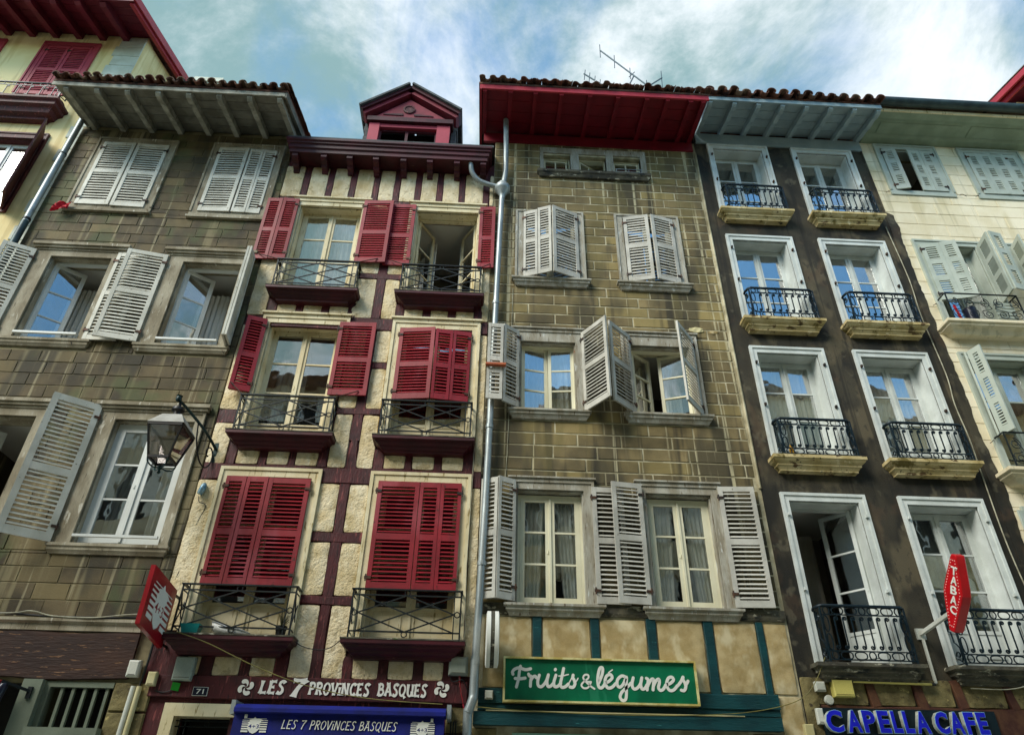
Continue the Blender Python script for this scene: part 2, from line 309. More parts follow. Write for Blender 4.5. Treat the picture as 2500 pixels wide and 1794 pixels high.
M['oppwall'] = mat('opposite_plaster', '#b9ad92', '#a4987d', 1.5, bump=.3)
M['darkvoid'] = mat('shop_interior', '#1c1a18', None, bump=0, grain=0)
M['mint'] = mat('pale_mint_shop_fascia', '#9ac6b4', None, rough=.4, bump=0)
M['earth'] = mat('dry_soil_and_stems', '#3b3420', '#2d3a1e', 20, rough=.9)
M['alu'] = mat('aluminium_antenna', '#5b6266', None, rough=.4, metal=.7, bump=0)

# ------------------------------------------------------------------ builders shared by the houses
def cut(rects, holes):
    for h in holes:
        out = []
        for (a,b,c,d) in rects:       # x0 x1 z0 z1
            e,f,g,k = h
            if e >= b or f <= a or g >= d or k <= c: out.append((a,b,c,d)); continue
            if g > c: out.append((a,b,c,g))
            if k < d: out.append((a,b,k,d))
            lo, hi = max(c,g), min(d,k)
            if e > a: out.append((a,e,lo,hi))
            if f < b: out.append((f,b,lo,hi))
        rects = out
    return rects
def wall(house, x0, x1, z0, z1, holes, material, y0=0., y1=.32, name='wall'):
    mb = MB()
    for (a,b,c,d) in cut([(x0,x1,z0,z1)], holes): mb.box(a,b,y0,y1,c,d)
    return add(name, mb, material, house)
def block_piece(a, b, c, d, y, proud, ch=.006):
    j = lambda s=.003: random.uniform(-s, s)
    mb = MB(); f = y-proud+j(.002)
    back = [(a,y+.002,c),(b,y+.002,c),(b,y+.002,d),(a,y+.002,d)]
    mid = [(a+j(),y-proud*.4,c+j()),(b+j(),y-proud*.4,c+j()),(b+j(),y-proud*.4,d+j()),(a+j(),y-proud*.4,d+j())]
    fr = [(a+ch,f+j(),c+ch),(b-ch,f+j(),c+ch),(b-ch,f+j(),d-ch),(a+ch,f+j(),d-ch)]
    mb.loops([back, mid, fr], cap0=False); return mb
def blocks(wall_o, x0, x1, z0, z1, holes, h, lens, material, proud=.012, joint=.014, y=0., seed=1, name='stone_block', limit=300):
    rnd = random.Random(seed); todo = []; z = z1
    row = 0
    while z > z0+.04:
        zb = max(z-h, z0); x = x0-(row % 2)*lens[0]*.5-rnd.uniform(0,.06)
        while x < x1:
            w = rnd.uniform(*lens); a, b = max(x, x0), min(x+w, x1); x += w
            if b-a < .03: continue
            for (p,q,s,t) in cut([(a+joint/2, b-joint/2, zb+joint/2, z-joint/2)], holes):
                if q-p > .025 and t-s > .025: todo.append((p,q,s,t))
        z -= h; row += 1
    todo.sort(key=lambda r: -(r[1]-r[0])*(r[3]-r[2])/(r[2]+3)**.5)
    for r in todo[:limit]: add(name, block_piece(*r, y, proud), material, wall_o)
    if todo[limit:]:
        mb = MB()
        for r in todo[limit:]:
            q = block_piece(*r, y, proud); mb.add(q.v, q.f)
        add('small_block_pieces', mb, material, wall_o, kind='stuff')
def surround(house, o, i, material, proud=.04, depth=.22, y=0., name='window_surround', bottom=False, step=.035, head=None):
    """moulded casing round an opening: o outer rect, i inner rect (x0 x1 z0 z1)"""
    ox0,ox1,oz0,oz1 = o; ix0,ix1,iz0,iz1 = i; mb = MB(); f = y-proud
    mb.box(ox0, ix0, f, y+.01, iz0, oz1); mb.box(ix1, ox1, f, y+.01, iz0, oz1)
    mb.box(ix0, ix1, f, y+.01, iz1, oz1)
    s = step      # raised outer moulding
    mb.box(ox0-.004, ox0+s, f-.018, y+.008, iz0+.002, oz1+.004); mb.box(ox1-s, ox1+.004, f-.018, y+.008, iz0+.002, oz1+.004); mb.box(ox0+s, ox1-s, f-.018, y+.008, oz1-s, oz1+.004)
    if bottom:
        mb.box(ox0, ox1, f, y+.01, oz0, iz0)
    # lining of the reveal
    t = .022
    mb.box(ix0-.001, ix0+t, y+.012, y+depth, iz0, iz1); mb.box(ix1-t, ix1+.001, y+.012, y+depth, iz0, iz1); mb.box(ix0+t, ix1-t, y+.012, y+depth, iz1-t, iz1+.001)
    so = add(name, mb, material, house)
    if head:     # small cornice over the head
        hb = MB(); hz, hp, ext = head
        hb.box(ox0-ext, ox1+ext, y-proud-hp, y+.02, oz1+.006, oz1+.006+hz*.45); hb.box(ox0-ext-.03, ox1+ext+.03, y-proud-hp-.03, y+.02, oz1+.006+hz*.45, oz1+.006+hz)
        add('cornice', hb, material, so)
    return so
SLATS = {}
def louvre(house, A, B, z0, z1, material, stile=.062, rails=(.0,.5,1.), rail=.085, t=.034, pitch=.054, hinge=True, name='shutter', top=None, sl=.052):
    """one shutter leaf standing between the plan points A (hinge) and B"""
    A, B = Vector((A[0],A[1],0)), Vector((B[0],B[1],0)); w = (B-A).length; u = (B-A)/w; n = Vector((-u.y, u.x, 0))
    if n.y > 0: n = -n
    up = Vector((0,0,1)); mb = MB()
    def bx(u0,u1,za,zb,tt=t): mb.obox(A+u*u0+up*za-n*tt/2, u*(u1-u0), n*tt, up*(zb-za))
    bx(0, stile, z0, z1); bx(w-stile, w, z0, z1)
    zs = [z0+(z1-z0)*r for r in rails]; secs = []
    for k, zc in enumerate(zs):
        if k == 0: a, b = z0, z0+rail*1.1
        elif k == len(zs)-1: a, b = z1-rail*.9, z1
        else: a, b = zc-rail*.5, zc+rail*.5
        bx(stile, w-stile, a, b, t-.004); secs.append((a,b))
    fr = add(name, mb, material, house)
    if hinge:
        for zc in (z0+(z1-z0)*.1, z0+(z1-z0)*.9):
            hb = MB(); hb.obox(A-u*.03+up*(zc-.018)+n*t*.5, u*.09, n*.012, up*.036); hb.tube([A-u*.012+n*(t*.5+.004)+up*(zc-.045), A-u*.012+n*(t*.5+.004)+up*(zc+.045)], .011, 6)
            add('hinge', hb, M['steel'], fr)
    tilt = max(46, min(74, math.degrees(math.atan((z0+.7-1.6)/9.5))+24))   # slats are set steeper on the upper floors
    c, s = math.cos(R(tilt)), math.sin(R(tilt))
    for k in range(len(secs)-1):
        a, b = secs[k][1], secs[k+1][0]; m = max(1, int((b-a)/pitch)); p = (b-a)/m
        base = MB(); d = n*c*sl - up*s*sl; th = (n*s+up*c)*.009
        zc = a+p*.5; o = A+u*(stile-.004)+up*zc-d*.5-th*.5
        base.obox(o, u*(w-2*stile+.008), d, th)
        SLATS.setdefault(house.name, []).append((fr, base, m, p, material, z0))
    return fr
def finish_slats(house, limit=300):
    jobs = sorted(SLATS.get(house.name, []), key=lambda j: j[5]); used = 0; rest = MB(); rm = None
    for fr, base, m, p, material, _ in jobs:
        me = None
        for k in range(m):
            if used < limit:
                if me is None:
                    o = add('slat', base, material, fr); me = o.data
                else: o = add('slat', me, material, fr)
                o.location = (0, random.uniform(-.002,.002), k*p+random.uniform(-.003,.003)); used += 1
            else:
                rest.add([(x,y,z+k*p) for x,y,z in base.v], base.f); rm = material
    if rest.v: add('upper_shutter_slats', rest, rm, house, kind='stuff')
def casement(house, A, B, z0, z1, rows, material, stile=.06, t=.045, munt=.026, panel=0., cols=1, knob=None, name='casement'):
    """glazed leaf between plan points A, B; panel = height of a solid foot panel"""
    A, B = Vector((A[0],A[1],0)), Vector((B[0],B[1],0)); w = (B-A).length; u = (B-A)/w; n = Vector((-u.y, u.x, 0))
    if n.y > 0: n = -n
    up = Vector((0,0,1)); mb = MB()
    def bx(u0,u1,za,zb,tt=t,off=0.): mb.obox(A+u*u0+up*za-n*(tt/2-off), u*(u1-u0), n*tt, up*(zb-za))
    bx(0, stile, z0, z1); bx(w-stile, w, z0, z1); bx(stile, w-stile, z0, z0+stile*1.2, t-.004); bx(stile, w-stile, z1-stile, z1, t-.004)
    g0, g1 = z0+stile*1.2, z1-stile
    if panel:
        bx(stile, w-stile, g0, z0+panel-.05, t*.45); bx(stile+.05, w-stile-.05, g0+.06, z0+panel-.11, t*.45, .012); bx(stile, w-stile, z0+panel-.05, z0+panel, t-.006); g0 = z0+panel
    pz = [g0+(g1-g0)*k/rows for k in range(rows+1)]; pu = [stile+(w-2*stile)*k/cols for k in range(cols+1)]
    for k in range(1, rows): bx(stile, w-stile, pz[k]-munt/2, pz[k]+munt/2, t*.7)
    for k in range(1, cols): bx(pu[k]-munt/2, pu[k]+munt/2, g0, g1, t*.66)
    fr = add(name, mb, material, house)
    for k in range(rows):
        for j in range(cols):
            tw = random.uniform(-.005,.005); g = MB(); a = A+u*(pu[j]+.002)+up*(pz[k]+.002)-n*.002
            g.obox(a+n*tw, u*(pu[j+1]-pu[j]-.004)-n*tw*2, n*.004, up*(pz[k+1]-pz[k]-.004)+n*random.uniform(-.006,.006)); add('pane', g, M['glass'], fr)
    if knob:
        k = MB(); p = A+u*(stile*.5 if knob == 'A' else w-stile*.5)+up*lerp(z0,z1,.45)+n*t*.5
        k.lathe(p, [(.004,0),(.012,.0),(.012,.05),(.004,.05)], 8); add('handle', k, material, fr)
    return fr
def pair(house, x0, x1, z0, z1, y, rows, material, panel=0., name='casement', stile=.06, knob='B', frame=.03):
    """fixed frame and two closed leaves"""
    mb = MB(); mb.box(x0, x0+frame, y-.02, y+.05, z0, z1); mb.box(x1-frame, x1, y-.02, y+.05, z0, z1); mb.box(x0+frame, x1-frame, y-.02, y+.05, z1-frame, z1); mb.box(x0+frame, x1-frame, y-.02, y+.05, z0, z0+frame)
    add('window_frame', mb, material, house); m = (x0+x1)/2
    casement(house, (x0+frame+.002, y), (m-.002, y-.004), z0+frame, z1-frame, rows, material, panel=panel, name=name, stile=stile, knob=knob)
    casement(house, (m+.002, y), (x1-frame-.002, y+.003), z0+frame, z1-frame, rows, material, panel=panel, name=name, stile=stile)
    bead = MB(); bead.box(m-.016, m+.016, y-.042, y-.024, z0+frame+.01, z1-frame-.01); add('meeting_bead', bead, material, house)
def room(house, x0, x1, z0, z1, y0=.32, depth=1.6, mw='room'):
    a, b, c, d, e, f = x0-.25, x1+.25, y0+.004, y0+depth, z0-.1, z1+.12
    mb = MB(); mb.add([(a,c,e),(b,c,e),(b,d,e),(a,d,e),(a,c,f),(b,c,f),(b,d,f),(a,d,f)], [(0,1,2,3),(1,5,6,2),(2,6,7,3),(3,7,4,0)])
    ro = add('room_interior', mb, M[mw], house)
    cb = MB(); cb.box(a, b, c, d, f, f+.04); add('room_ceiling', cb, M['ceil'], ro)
def curtain(house, x0, x1, z0, z1, y, folds=9, amp=.022, gather=0., material='curtain'):
    n = folds*6; top = []; bot = []; mb = MB()
    ph = random.uniform(0, 6)
    cols = []
    for i in range(n+1):
        t = i/n; xx = lerp(x0, x1, t); a = math.sin(t*folds*2*math.pi+ph)*amp+math.sin(t*folds*.7*math.pi+ph)*amp*.5
        xb = lerp(x0, x1, t*(1-gather)); cols.append(((xx, y+a*.6, z1), (lerp(xx,xb,.5), y+a, (z0+z1)/2), (xb, y+a*1.3, z0)))
    vs = [p for c in cols for p in c]; fs = []
    for i in range(n):
        for k in range(2): fs.append((i*3+k, i*3+k+1, (i+1)*3+k+1, (i+1)*3+k))
    mb.add(vs, fs); o = add('curtain', mb, M[material], house, smooth=True); return o
def ledge(house, x0, x1, zt, prof, material, name='window_ledge', y=0.):
    """moulded ledge; prof = list of (projection, z below the top)"""
    p0 = prof[0][0]; lps = []
    for p, dz in prof:
        off = (p0-p); lps.append([(x0+off, y+.02, zt-dz), (x1-off, y+.02, zt-dz), (x1-off, y-p, zt-dz), (x0+off, y-p, zt-dz)])
    mb = MB(); mb.loops(lps); return add(name, mb, material, house)
def timber(house, a, b, w, material, proud=.022, name='timber', y=0., wob=.006, d=None):
    """timber between the points a, b (x,z) with waney edges"""
    a, b = Vector((a[0],0,a[1])), Vector((b[0],0,b[1])); t = (b-a); L_ = t.length; t /= L_; n = Vector((t.z,0,-t.x)); k = max(2, int(L_/.35)+1); lps = []
    ph = random.random()*9
    for i in range(k+1):
        p = a+t*L_*i/k; e1 = w/2+math.sin(ph+i*1.7)*wob+random.uniform(-wob,wob)*.6; e2 = w/2+math.cos(ph+i*1.3)*wob+random.uniform(-wob,wob)*.6; pr = proud+random.uniform(-.003,.003)
        c = .008
        lps.append([p-n*e1+Vector((0,y+.01,0)), p-n*e1+Vector((0,y-pr+c,0)), p-n*(e1-c)+Vector((0,y-pr,0)), p+n*(e2-c)+Vector((0,y-pr,0)), p+n*e2+Vector((0,y-pr+c,0)), p+n*e2+Vector((0,y+.01,0))])
    mb = MB(); mb.loops(lps); return add(name, mb, material, house)
from mathutils import noise as mnoise
def panel(house, x0, x1, z0, z1, material, proud=.03, y=0., name='plaster_panel', rnd=.02, cell=.04, rough=.010):
    """hand-trowelled infill panel with soft, uneven edges"""
    def grid(a, b):
        n = max(2, int((b-a)/cell)); return [a, a+.008]+[lerp(a+.008, b-.008, k/n) for k in range(1, n)]+[b-.008, b]
    gx, gz = grid(x0, x1), grid(z0, z1); nx, nz = len(gx), len(gz); vs = []; fs = []; ph = random.uniform(0, 50); xc, zc = (x0+x1)/2, (z0+z1)/2
    for j, z in enumerate(gz):
        for i, x in enumerate(gx):
            edge = i in (0, nx-1) or j in (0, nz-1)
            ex = min(x-x0, x1-x); ez = min(z-z0, z1-z); px, pz = x, z
            if ex < rnd*2 and ez < rnd*2:      # eased corners
                k = (1-ex/(rnd*2))*(1-ez/(rnd*2)); px += math.copysign(rnd*.45*k, xc-x); pz += math.copysign(rnd*.45*k, zc-z)
            px += mnoise.noise((ph, z*5, 0))*.007*(1 if ex < .05 else 0); pz += mnoise.noise((x*5, ph, 3))*.007*(1 if ez < .05 else 0)
            d = 0 if edge else proud*min(1, .70+min(ex,ez)*4)+(mnoise.noise((x*7+ph,z*7,1))*.8+mnoise.noise((x*17+ph,z*17,5))*.6+mnoise.noise((x*38,z*38,ph))*.35)*rough
            vs.append((px, y+.004-d, pz))
    for j in range(nz-1):
        for i in range(nx-1): a = j*nx+i; fs.append((a, a+1, a+nx+1, a+nx))
    mb = MB(); mb.add(vs, fs); return add(name, mb, material, house, smooth=True)
# barrel tiles along an eave -------------------------------------------------
def tile_mesh(length, r0, r1, convex=True, th=.014, k=8):
    mb = MB(); lps = []
    for (yy, r) in ((0, r0), (length, r1)):
        out = []; inn = []
        for j in range(k+1):
            a = math.pi*j/k
            out.append((math.cos(a)*r, yy, math.sin(a)*r*(1 if convex else -1))); inn.append((math.cos(a)*(r-th), yy, math.sin(a)*(r-th)*(1 if convex else -1)))
        lps.append(out+inn[::-1])
    mb.loops(lps); return mb
def roof_tiles(roof, x0, x1, y, z, slope, pitch, material, rows=2, r=.085, seed=3, flat=1.):
    rnd = random.Random(seed); n = int(round((x1-x0)/pitch)); p = (x1-x0)/n; L_ = .42; me_c = me_v = None
    for row in range(rows):
        for i in range(n+1):
            for convex in (True, False):
                if not convex and i == n: continue
                x = x0+i*p+(0 if convex else p/2); yy = y+row*(L_-.07)+rnd.uniform(-.03,.03); zz = z+row*(L_-.07)*slope+(.035 if convex else .06)+rnd.uniform(-.01,.012)
                if convex:
                    if me_c is None: o = add('roof_tile', tile_mesh(L_, r, r*.82, True), material, roof, smooth=True); me_c = o.data
                    else: o = add('roof_tile', me_c, material, roof)
                else:
                    if me_v is None: o = add('channel_tile', tile_mesh(L_, r*.8, r*.95, False), material, roof, smooth=True); me_v = o.data
                    else: o = add('channel_tile', me_v, material, roof)
                o.location = (x, yy, zz); o.rotation_euler = (math.atan(slope)+rnd.uniform(-.03,.05), rnd.uniform(-.14,.14), rnd.uniform(-.07,.07)); o.scale = (1, 1, flat*rnd.uniform(.9,1.1))
def roof_slab(house, x0, x1, y0, z0, slope, back=5.5, th=.06, material=None, name='roof'):
    zb = z0+(back-y0)*slope; y2 = back*2-y0*0
    mb = MB(); mb.prism([(x0,y0,z0),(x0,back,zb),(x0,y2,z0+.2),(x0,y2,z0+.2-th),(x0,back,zb-th),(x0,y0,z0-th)], (x1-x0,0,0))
    return add(name, mb, material, house)
def body(house, x0, x1, z1, slope, material, back=5.5, y0=.33, name='side_and_back_walls', ridge=True):
    """party walls with gables and the rear wall, hollow inside"""
    mb = MB(); t = .2; zr = z1+(back-y0)*slope
    for a in (x0, x1-t):
        mb.prism([(a,y0,0),(a,y0,z1),(a,back,zr),(a,back*2,z1),(a,back*2,0)], (t,0,0))
    mb.box(x0+t+.002, x1-t-.002, back*2-t, back*2-.004, 0, z1)
    return add(name, mb, material, house)
# flat lettering -----------------------------------------------------------
def ribbon(mb, pts, ws, to3, k, flare=None):
    """flat stroke through 2-D pts with widths ws; to3(x,y,h) lifts to 3-D"""
    P = [Vector((p[0],p[1])) for p in pts]; n = len(P); Lp = []; Rp = []
    for i, p in enumerate(P):
        t = P[min(i+1,n-1)]-P[max(i-1,0)]; t = t.normalized() if t.length > 1e-9 else Vector((1,0)); m = Vector((-t.y,t.x)); w = ws[i]/2
        Lp.append(p+m*w); Rp.append(p-m*w)
    h = .004+.0004*k; vs = []
    for a, b in zip(Lp, Rp): vs += [to3(a.x,a.y,h), to3(b.x,b.y,h), to3(b.x,b.y,0), to3(a.x,a.y,0)]
    fs = []
    for i in range(n-1):
        o = i*4
        for j in range(4): fs.append((o+j, o+(j+1) % 4, o+4+(j+1) % 4, o+4+j))
    fs += [(0,1,2,3)[::-1], tuple((n-1)*4+j for j in range(4))]
    mb.add(vs, fs)
def disc(mb, c, r, to3, k, n=14, rx=None):
    h = .004+.0004*k; a = [(c[0]+(rx or r)*math.cos(2*math.pi*i/n), c[1]+r*math.sin(2*math.pi*i/n)) for i in range(n)]
    mb.loops([[to3(x,y,0) for x,y in a], [to3(x,y,h) for x,y in a]])
def rounds(pts, w, to3, mb, k, caps=True, n=5, closed=False):
    sp = smooth_path([(p[0],p[1],0) for p in pts], n, closed); sp = [(p.x,p.y) for p in sp]
    if closed: sp.append(sp[0]); sp.append(sp[1])
    ribbon(mb, sp, [w]*len(sp), to3, k)
    if caps and not closed:
        disc(mb, sp[0], w/2, to3, k+.4); disc(mb, sp[-1], w/2, to3, k+.2)
GL = {  # flared basque capitals: (advance, strokes); stroke = (points, curved?)
 'L': (.55, [([(.12,1),(.10,0)],0), ([(.10,.07),(.50,.07)],0)]), 'E': (.56, [([(.12,1),(.10,0)],0), ([(.12,.93),(.50,.95)],0), ([(.11,.5),(.40,.52)],0), ([(.10,.07),(.50,.05)],0)]),
 'S': (.54, [([(.50,.84),(.36,.97),(.17,.88),(.16,.66),(.36,.46),(.42,.22),(.28,.03),(.04,.12)],1)]), 'P': (.56, [([(.12,1),(.10,0)],0), ([(.11,.92),(.36,.94),(.48,.74),(.38,.52),(.11,.48)],1)]),
 'R': (.60, [([(.12,1),(.10,0)],0), ([(.11,.92),(.36,.94),(.48,.74),(.38,.54),(.11,.50)],1), ([(.26,.50),(.52,0)],0)]), 'O': (.64, [([(.31,.95),(.52,.78),(.55,.45),(.40,.08),(.22,.06),(.08,.32),(.10,.74)],2)]),
 'V': (.58, [([(.03,1),(.28,0)],0), ([(.28,0),(.54,1)],0)]), 'i': (.24, [([(.12,.66),(.11,0)],0), ([(.12,.86),(.12,1.0)],0)]), 'N': (.66, [([(.10,1),(.08,0)],0), ([(.10,1),(.52,0)],0), ([(.54,1),(.52,0)],0)]),
 'C': (.56, [([(.52,.82),(.38,.95),(.18,.86),(.08,.5),(.16,.14),(.34,.04),(.52,.18)],1)]), 'B': (.60, [([(.12,1),(.10,0)],0), ([(.11,.93),(.34,.94),(.44,.76),(.34,.56),(.11,.53)],1), ([(.11,.53),(.40,.52),(.52,.28),(.38,.07),(.10,.06)],1)]),
 'A': (.62, [([(.30,1),(.04,0)],0), ([(.30,1),(.57,0)],0), ([(.14,.36),(.48,.36)],0), ([(.10,1),(.44,1)],0)]), 'Q': (.66, [([(.31,.95),(.52,.78),(.55,.45),(.40,.08),(.22,.06),(.08,.32),(.10,.74)],2), ([(.34,.2),(.60,-.14)],0)]),
 'U': (.62, [([(.10,1),(.10,.3),(.26,.03),(.44,.14),(.50,.4)],1), ([(.53,1),(.51,0)],0)]), '7': (.66, [([(.06,.92),(.60,.95)],0), ([(.58,.97),(.34,.55),(.22,0)],1)]), ' ': (.34, [])}
def basque_text(txt, w, flare, to3, mb, slant=0.):
    x = 0; k = 0
    for ch in txt:
        adv, st = GL[ch]
        for pts, cv in st:
            if cv: sp = [(p.x,p.y) for p in smooth_path([(a,b,0) for a,b in pts], 5, cv == 2)]
            else: sp = [(lerp(pts[0][0],pts[-1][0],i/4), lerp(pts[0][1],pts[-1][1],i/4)) for i in range(5)]
            if cv == 2: sp += [sp[0], sp[1]]
            n = len(sp)-1; ww = [w*(1+flare*(abs(i/n-.5)*2)**2) if cv != 2 else w for i in range(n+1)]
            ribbon(mb, [(x+a+slant*b, b) for a,b in sp], ww, to3, k % 7); k += 1
        x += adv+.06
    return x
def text_width(txt): return sum(GL[c][0]+.06 for c in txt)
def font_mesh(txt, size, offset=0., extrude=.004, shear=0.):
    cu = bpy.data.curves.new('lettering', 'FONT'); cu.body = txt; cu.size = size; cu.offset = offset; cu.extrude = extrude; cu.shear = shear; cu.resolution_u = 3
    o = bpy.data.objects.new('lettering', cu); C.objects.link(o); dg = bpy.context.evaluated_depsgraph_get(); dg.update()
    me = bpy.data.meshes.new_from_object(o.evaluated_get(dg)); C.objects.unlink(o); bpy.data.objects.remove(o)
    return me
def font_to(name, txt, material, parent, place, w=None, h=None, offset=0., extrude=.004, shear=0.):
    """text laid by place(u,v,d) where u 0..w, v 0..h, d outwards"""
    me = font_mesh(txt, 1, offset, extrude, shear); xs = [v.co.x for v in me.vertices]; ys = [v.co.y for v in me.vertices]; a, b, c, d = min(xs), max(xs), min(ys), max(ys)
    for v in me.vertices:
        u = (v.co.x-a)/(b-a)*w; q = (v.co.y-c)/(d-c)*h; v.co = Vector(place(u, q, v.co.z+extrude))
    me.materials.clear(); me.materials.append(material)
    o = bpy.data.objects.new(name, me); C.objects.link(o); o.parent = parent; o.matrix_parent_inverse = Matrix.Translation(-W[parent.name]); W[o.name] = Vector((0,0,0)); return o
# railings -----------------------------------------------------------------
def cross_railing(house, x0, x1, z0, z1, dep, y=0.):
    """iron railing with crossed bars and rings"""
    f = y-dep; h = z1-z0; top = MB(); top.box(x0-.02, x1+.02, f-.022, f+.02, z1-.018, z1); top.box(x0-.02, x0+.018, f+.02, y, z1-.018, z1); top.box(x1-.018, x1+.02, f+.02, y, z1-.018, z1)
    r = add('railing', top, M['iron'], house); B_ = M['iron']; za, zb = z0+h*.14, z1-h*.13; w = .009
    def bar(a, b, ww=.017, nm='bar'): mb = MB(); mb.bar(a, b, ww, ww, (0,1,0) if abs(a[0]-b[0])+abs(a[2]-b[2]) > .01 else (0,0,1)); add(nm, mb, B_, r)
    for x in (x0, x1): bar((x,f,z0-.01), (x,f,z1-.018), .02, 'post')
    ix0, ix1 = x0+.085, x1-.085
    for x in (ix0, ix1): bar((x,f,z0-.01), (x,f,z1-.018), .013)
    for z in (za, zb):
        bar((x0,f+.001,z), (x1,f+.001,z), .017)
    xm, zm = (x0+x1)/2, (za+zb)/2
    for i, (a, b) in enumerate((((ix0,za),(ix1,zb)), ((ix0,zb),(ix1,za)), ((ix0,zm),(xm,zb)), ((xm,zb),(ix1,zm)), ((ix1,zm),(xm,za)), ((xm,za),(ix0,zm)))):
        o_ = .003*(i % 2)+.004
        bar((a[0],f-o_,a[1]), (b[0],f-o_,b[1]), .016)
    me = None
    for (x, z) in ((xm, zb+.03), (xm, za-.03), ((x0+ix0)/2, zm), ((x1+ix1)/2, zm)):
        if me is None:
            mb = MB(); mb.tube([(math.cos(2*math.pi*j/14)*.034, 0, math.sin(2*math.pi*j/14)*.034) for j in range(14)], .008, 5, True); o = add('ring', mb, B_, r); me = o.data
        else: o = add('ring', me, B_, r)
        o.location = (x, f-.004, z)
    for x in (x0, x1):    # side returns
        for z in (za, zb): bar((x,f,z), (x,y,z), .013)
        bar((x,f,za), (x,y,zb), .012); bar((x,f,zb), (x,y,za), .012)
    return r
SCM = {}
def spiral(cx, cz, r, a0, turns, sgn, n=14):
    return [(cx+math.cos(a0+sgn*2*math.pi*turns*i/n)*r*(1-.8*i/n), 0, cz+math.sin(a0+sgn*2*math.pi*turns*i/n)*r*(1-.8*i/n)) for i in range(n+1)]
def scroll_meshes(H):
    key = round(H, 2)
    if key in SCM: return SCM[key]
    d = {}; rt = .0105
    h = H*.60       # baluster zone
    p = spiral(.028, h-.030, .028, math.pi, 1.15, -1)[::-1]+[(0,0,h-.06),(0,0,h*.5),(0,0,.06)]+spiral(-.028, .030, .028, 0, 1.15, -1)
    mb = MB(); mb.tube(p, rt, 5); d['bal'] = mb
    def oval(a, b, sq=2.6, n=18):
        pts = []
        for j in range(n):
            t = 2*math.pi*j/n; c, s = math.cos(t), math.sin(t)
            pts.append((math.copysign(abs(c)**(2/sq), c)*a, 0, math.copysign(abs(s)**(2/sq), s)*b))
        m = MB(); m.tube(pts, rt*.85, 5, True); return m
    d['round'] = oval(H*.062, H*.072, 2.0); d['long'] = oval(.078, H*.066, 2.6); d['tall'] = oval(.034, h*.24, 2.4)
    # side scroll panel (lies in the y-z plane): big curl above and below joined by a step
    dd = .16
    a = [(q[0],q[2]) for q in spiral(.085, H*.80, .058, math.pi*.5, 1.25, 1)][::-1]; b = [(q[0],q[2]) for q in spiral(.085, H*.17, .058, -math.pi*.5, 1.25, -1)]
    pts = a+[(.03, H*.93),(.016,H*.78),(.018,H*.62),(.062,H*.60),(.070,H*.40),(.100,H*.37),(.150,H*.28),(.15,H*.12),(.12,H*.04)]+b
    m = MB(); m.tube([(0,-x,z) for x, z in pts], rt, 5); d['side'] = m
    SCM[key] = d; return d
def scroll_railing(house, x0, x1, z0, z1, dep, y=0., material='ironD'):
    f = y-dep; H = z1-z0; mt = M[material]
    top = MB(); pth = [(x0-.03,y,z1-.05),(x0-.028,y-dep*.35,z1-.012),(x0,f+.03,z1-.004),(x0+.04,f,z1),(x1-.04,f,z1),(x1,f+.03,z1-.004),(x1+.028,y-dep*.35,z1-.012),(x1+.03,y,z1-.05)]
    top.tube(pth, .022, 8); r = add('railing', top, mt, house, smooth=True); d = scroll_meshes(H); got = {}
    def put(k, x, z, yy=f, nm=None, flip=1):
        key = (k, 'm'); nm = nm or {'bal':'baluster','round':'ring','long':'ring','tall':'ring','side':'side_scroll'}[k]
        if key not in SCMESH.setdefault((round(H,2), material), {}):
            o = add(nm, d[k], mt, r, smooth=True); SCMESH[(round(H,2), material)][key] = o.data
        else: o = add(nm, SCMESH[(round(H,2), material)][key], mt, r)
        o.location = (x, yy, z); o.scale = (flip,1,1); return o
    def bar(a, b, w=.017, nm='bar'): mb = MB(); mb.bar(a, b, w, w, (0,1,0) if abs(a[0]-b[0])+abs(a[2]-b[2]) > .01 else (0,0,1)); add(nm, mb, mt, r)
    zb, zt = z0+H*.17, z0+H*.83
    for x in (x0, x1): bar((x,f,z0-.02),(x,f,z1-.012), .022, 'post')
    for z in (z0+.012, zb, zt): bar((x0,f,z),(x1,f,z), .014)
    for x in (x0, x1): bar((x,f,z0+.012),(x,y,z0+.012), .014)
    xa, xb = x0+.10, x1-.10
    for x in (xa-.035, xb+.035):
        put('tall', x-.012 if x < xa else x+.012, zb+H*.165); put('tall', x-.012 if x < xa else x+.012, zb+H*.495)
    n = 8
    for i in range(n): put('bal', lerp(xa+.07, xb-.07, i/(n-1)), zb+H*.03)
    W_ = x1-x0; k = ['round','long','long','round','long','long','round']; ws = {'round':H*.062*2, 'long':.156}
    tot = sum(ws[q] for q in k); g = (W_-.05-tot)/len(k); x = x0+.025+g/2
    for q in k:
        cx = x+ws[q]/2; put(q, cx, z1-H*.092); put(q, cx, z0+H*.092); x += ws[q]+g
    for xx in (x0-.012, x1+.012):
        o = put('side', xx, z0, y-.005); o.scale = (1, dep/.165, 1)
    return r
SCMESH = {}
def hook(house, x, z, y=-.04, s=.05, material='steel'):
    mb = MB(); mb.tube([(x,y,z),(x,y-.03,z),(x+s*.3,y-.05,z-.02),(x+s,y-.05,z-.07)], .006, 5); return add('shutter_hook', mb, M[material], house)

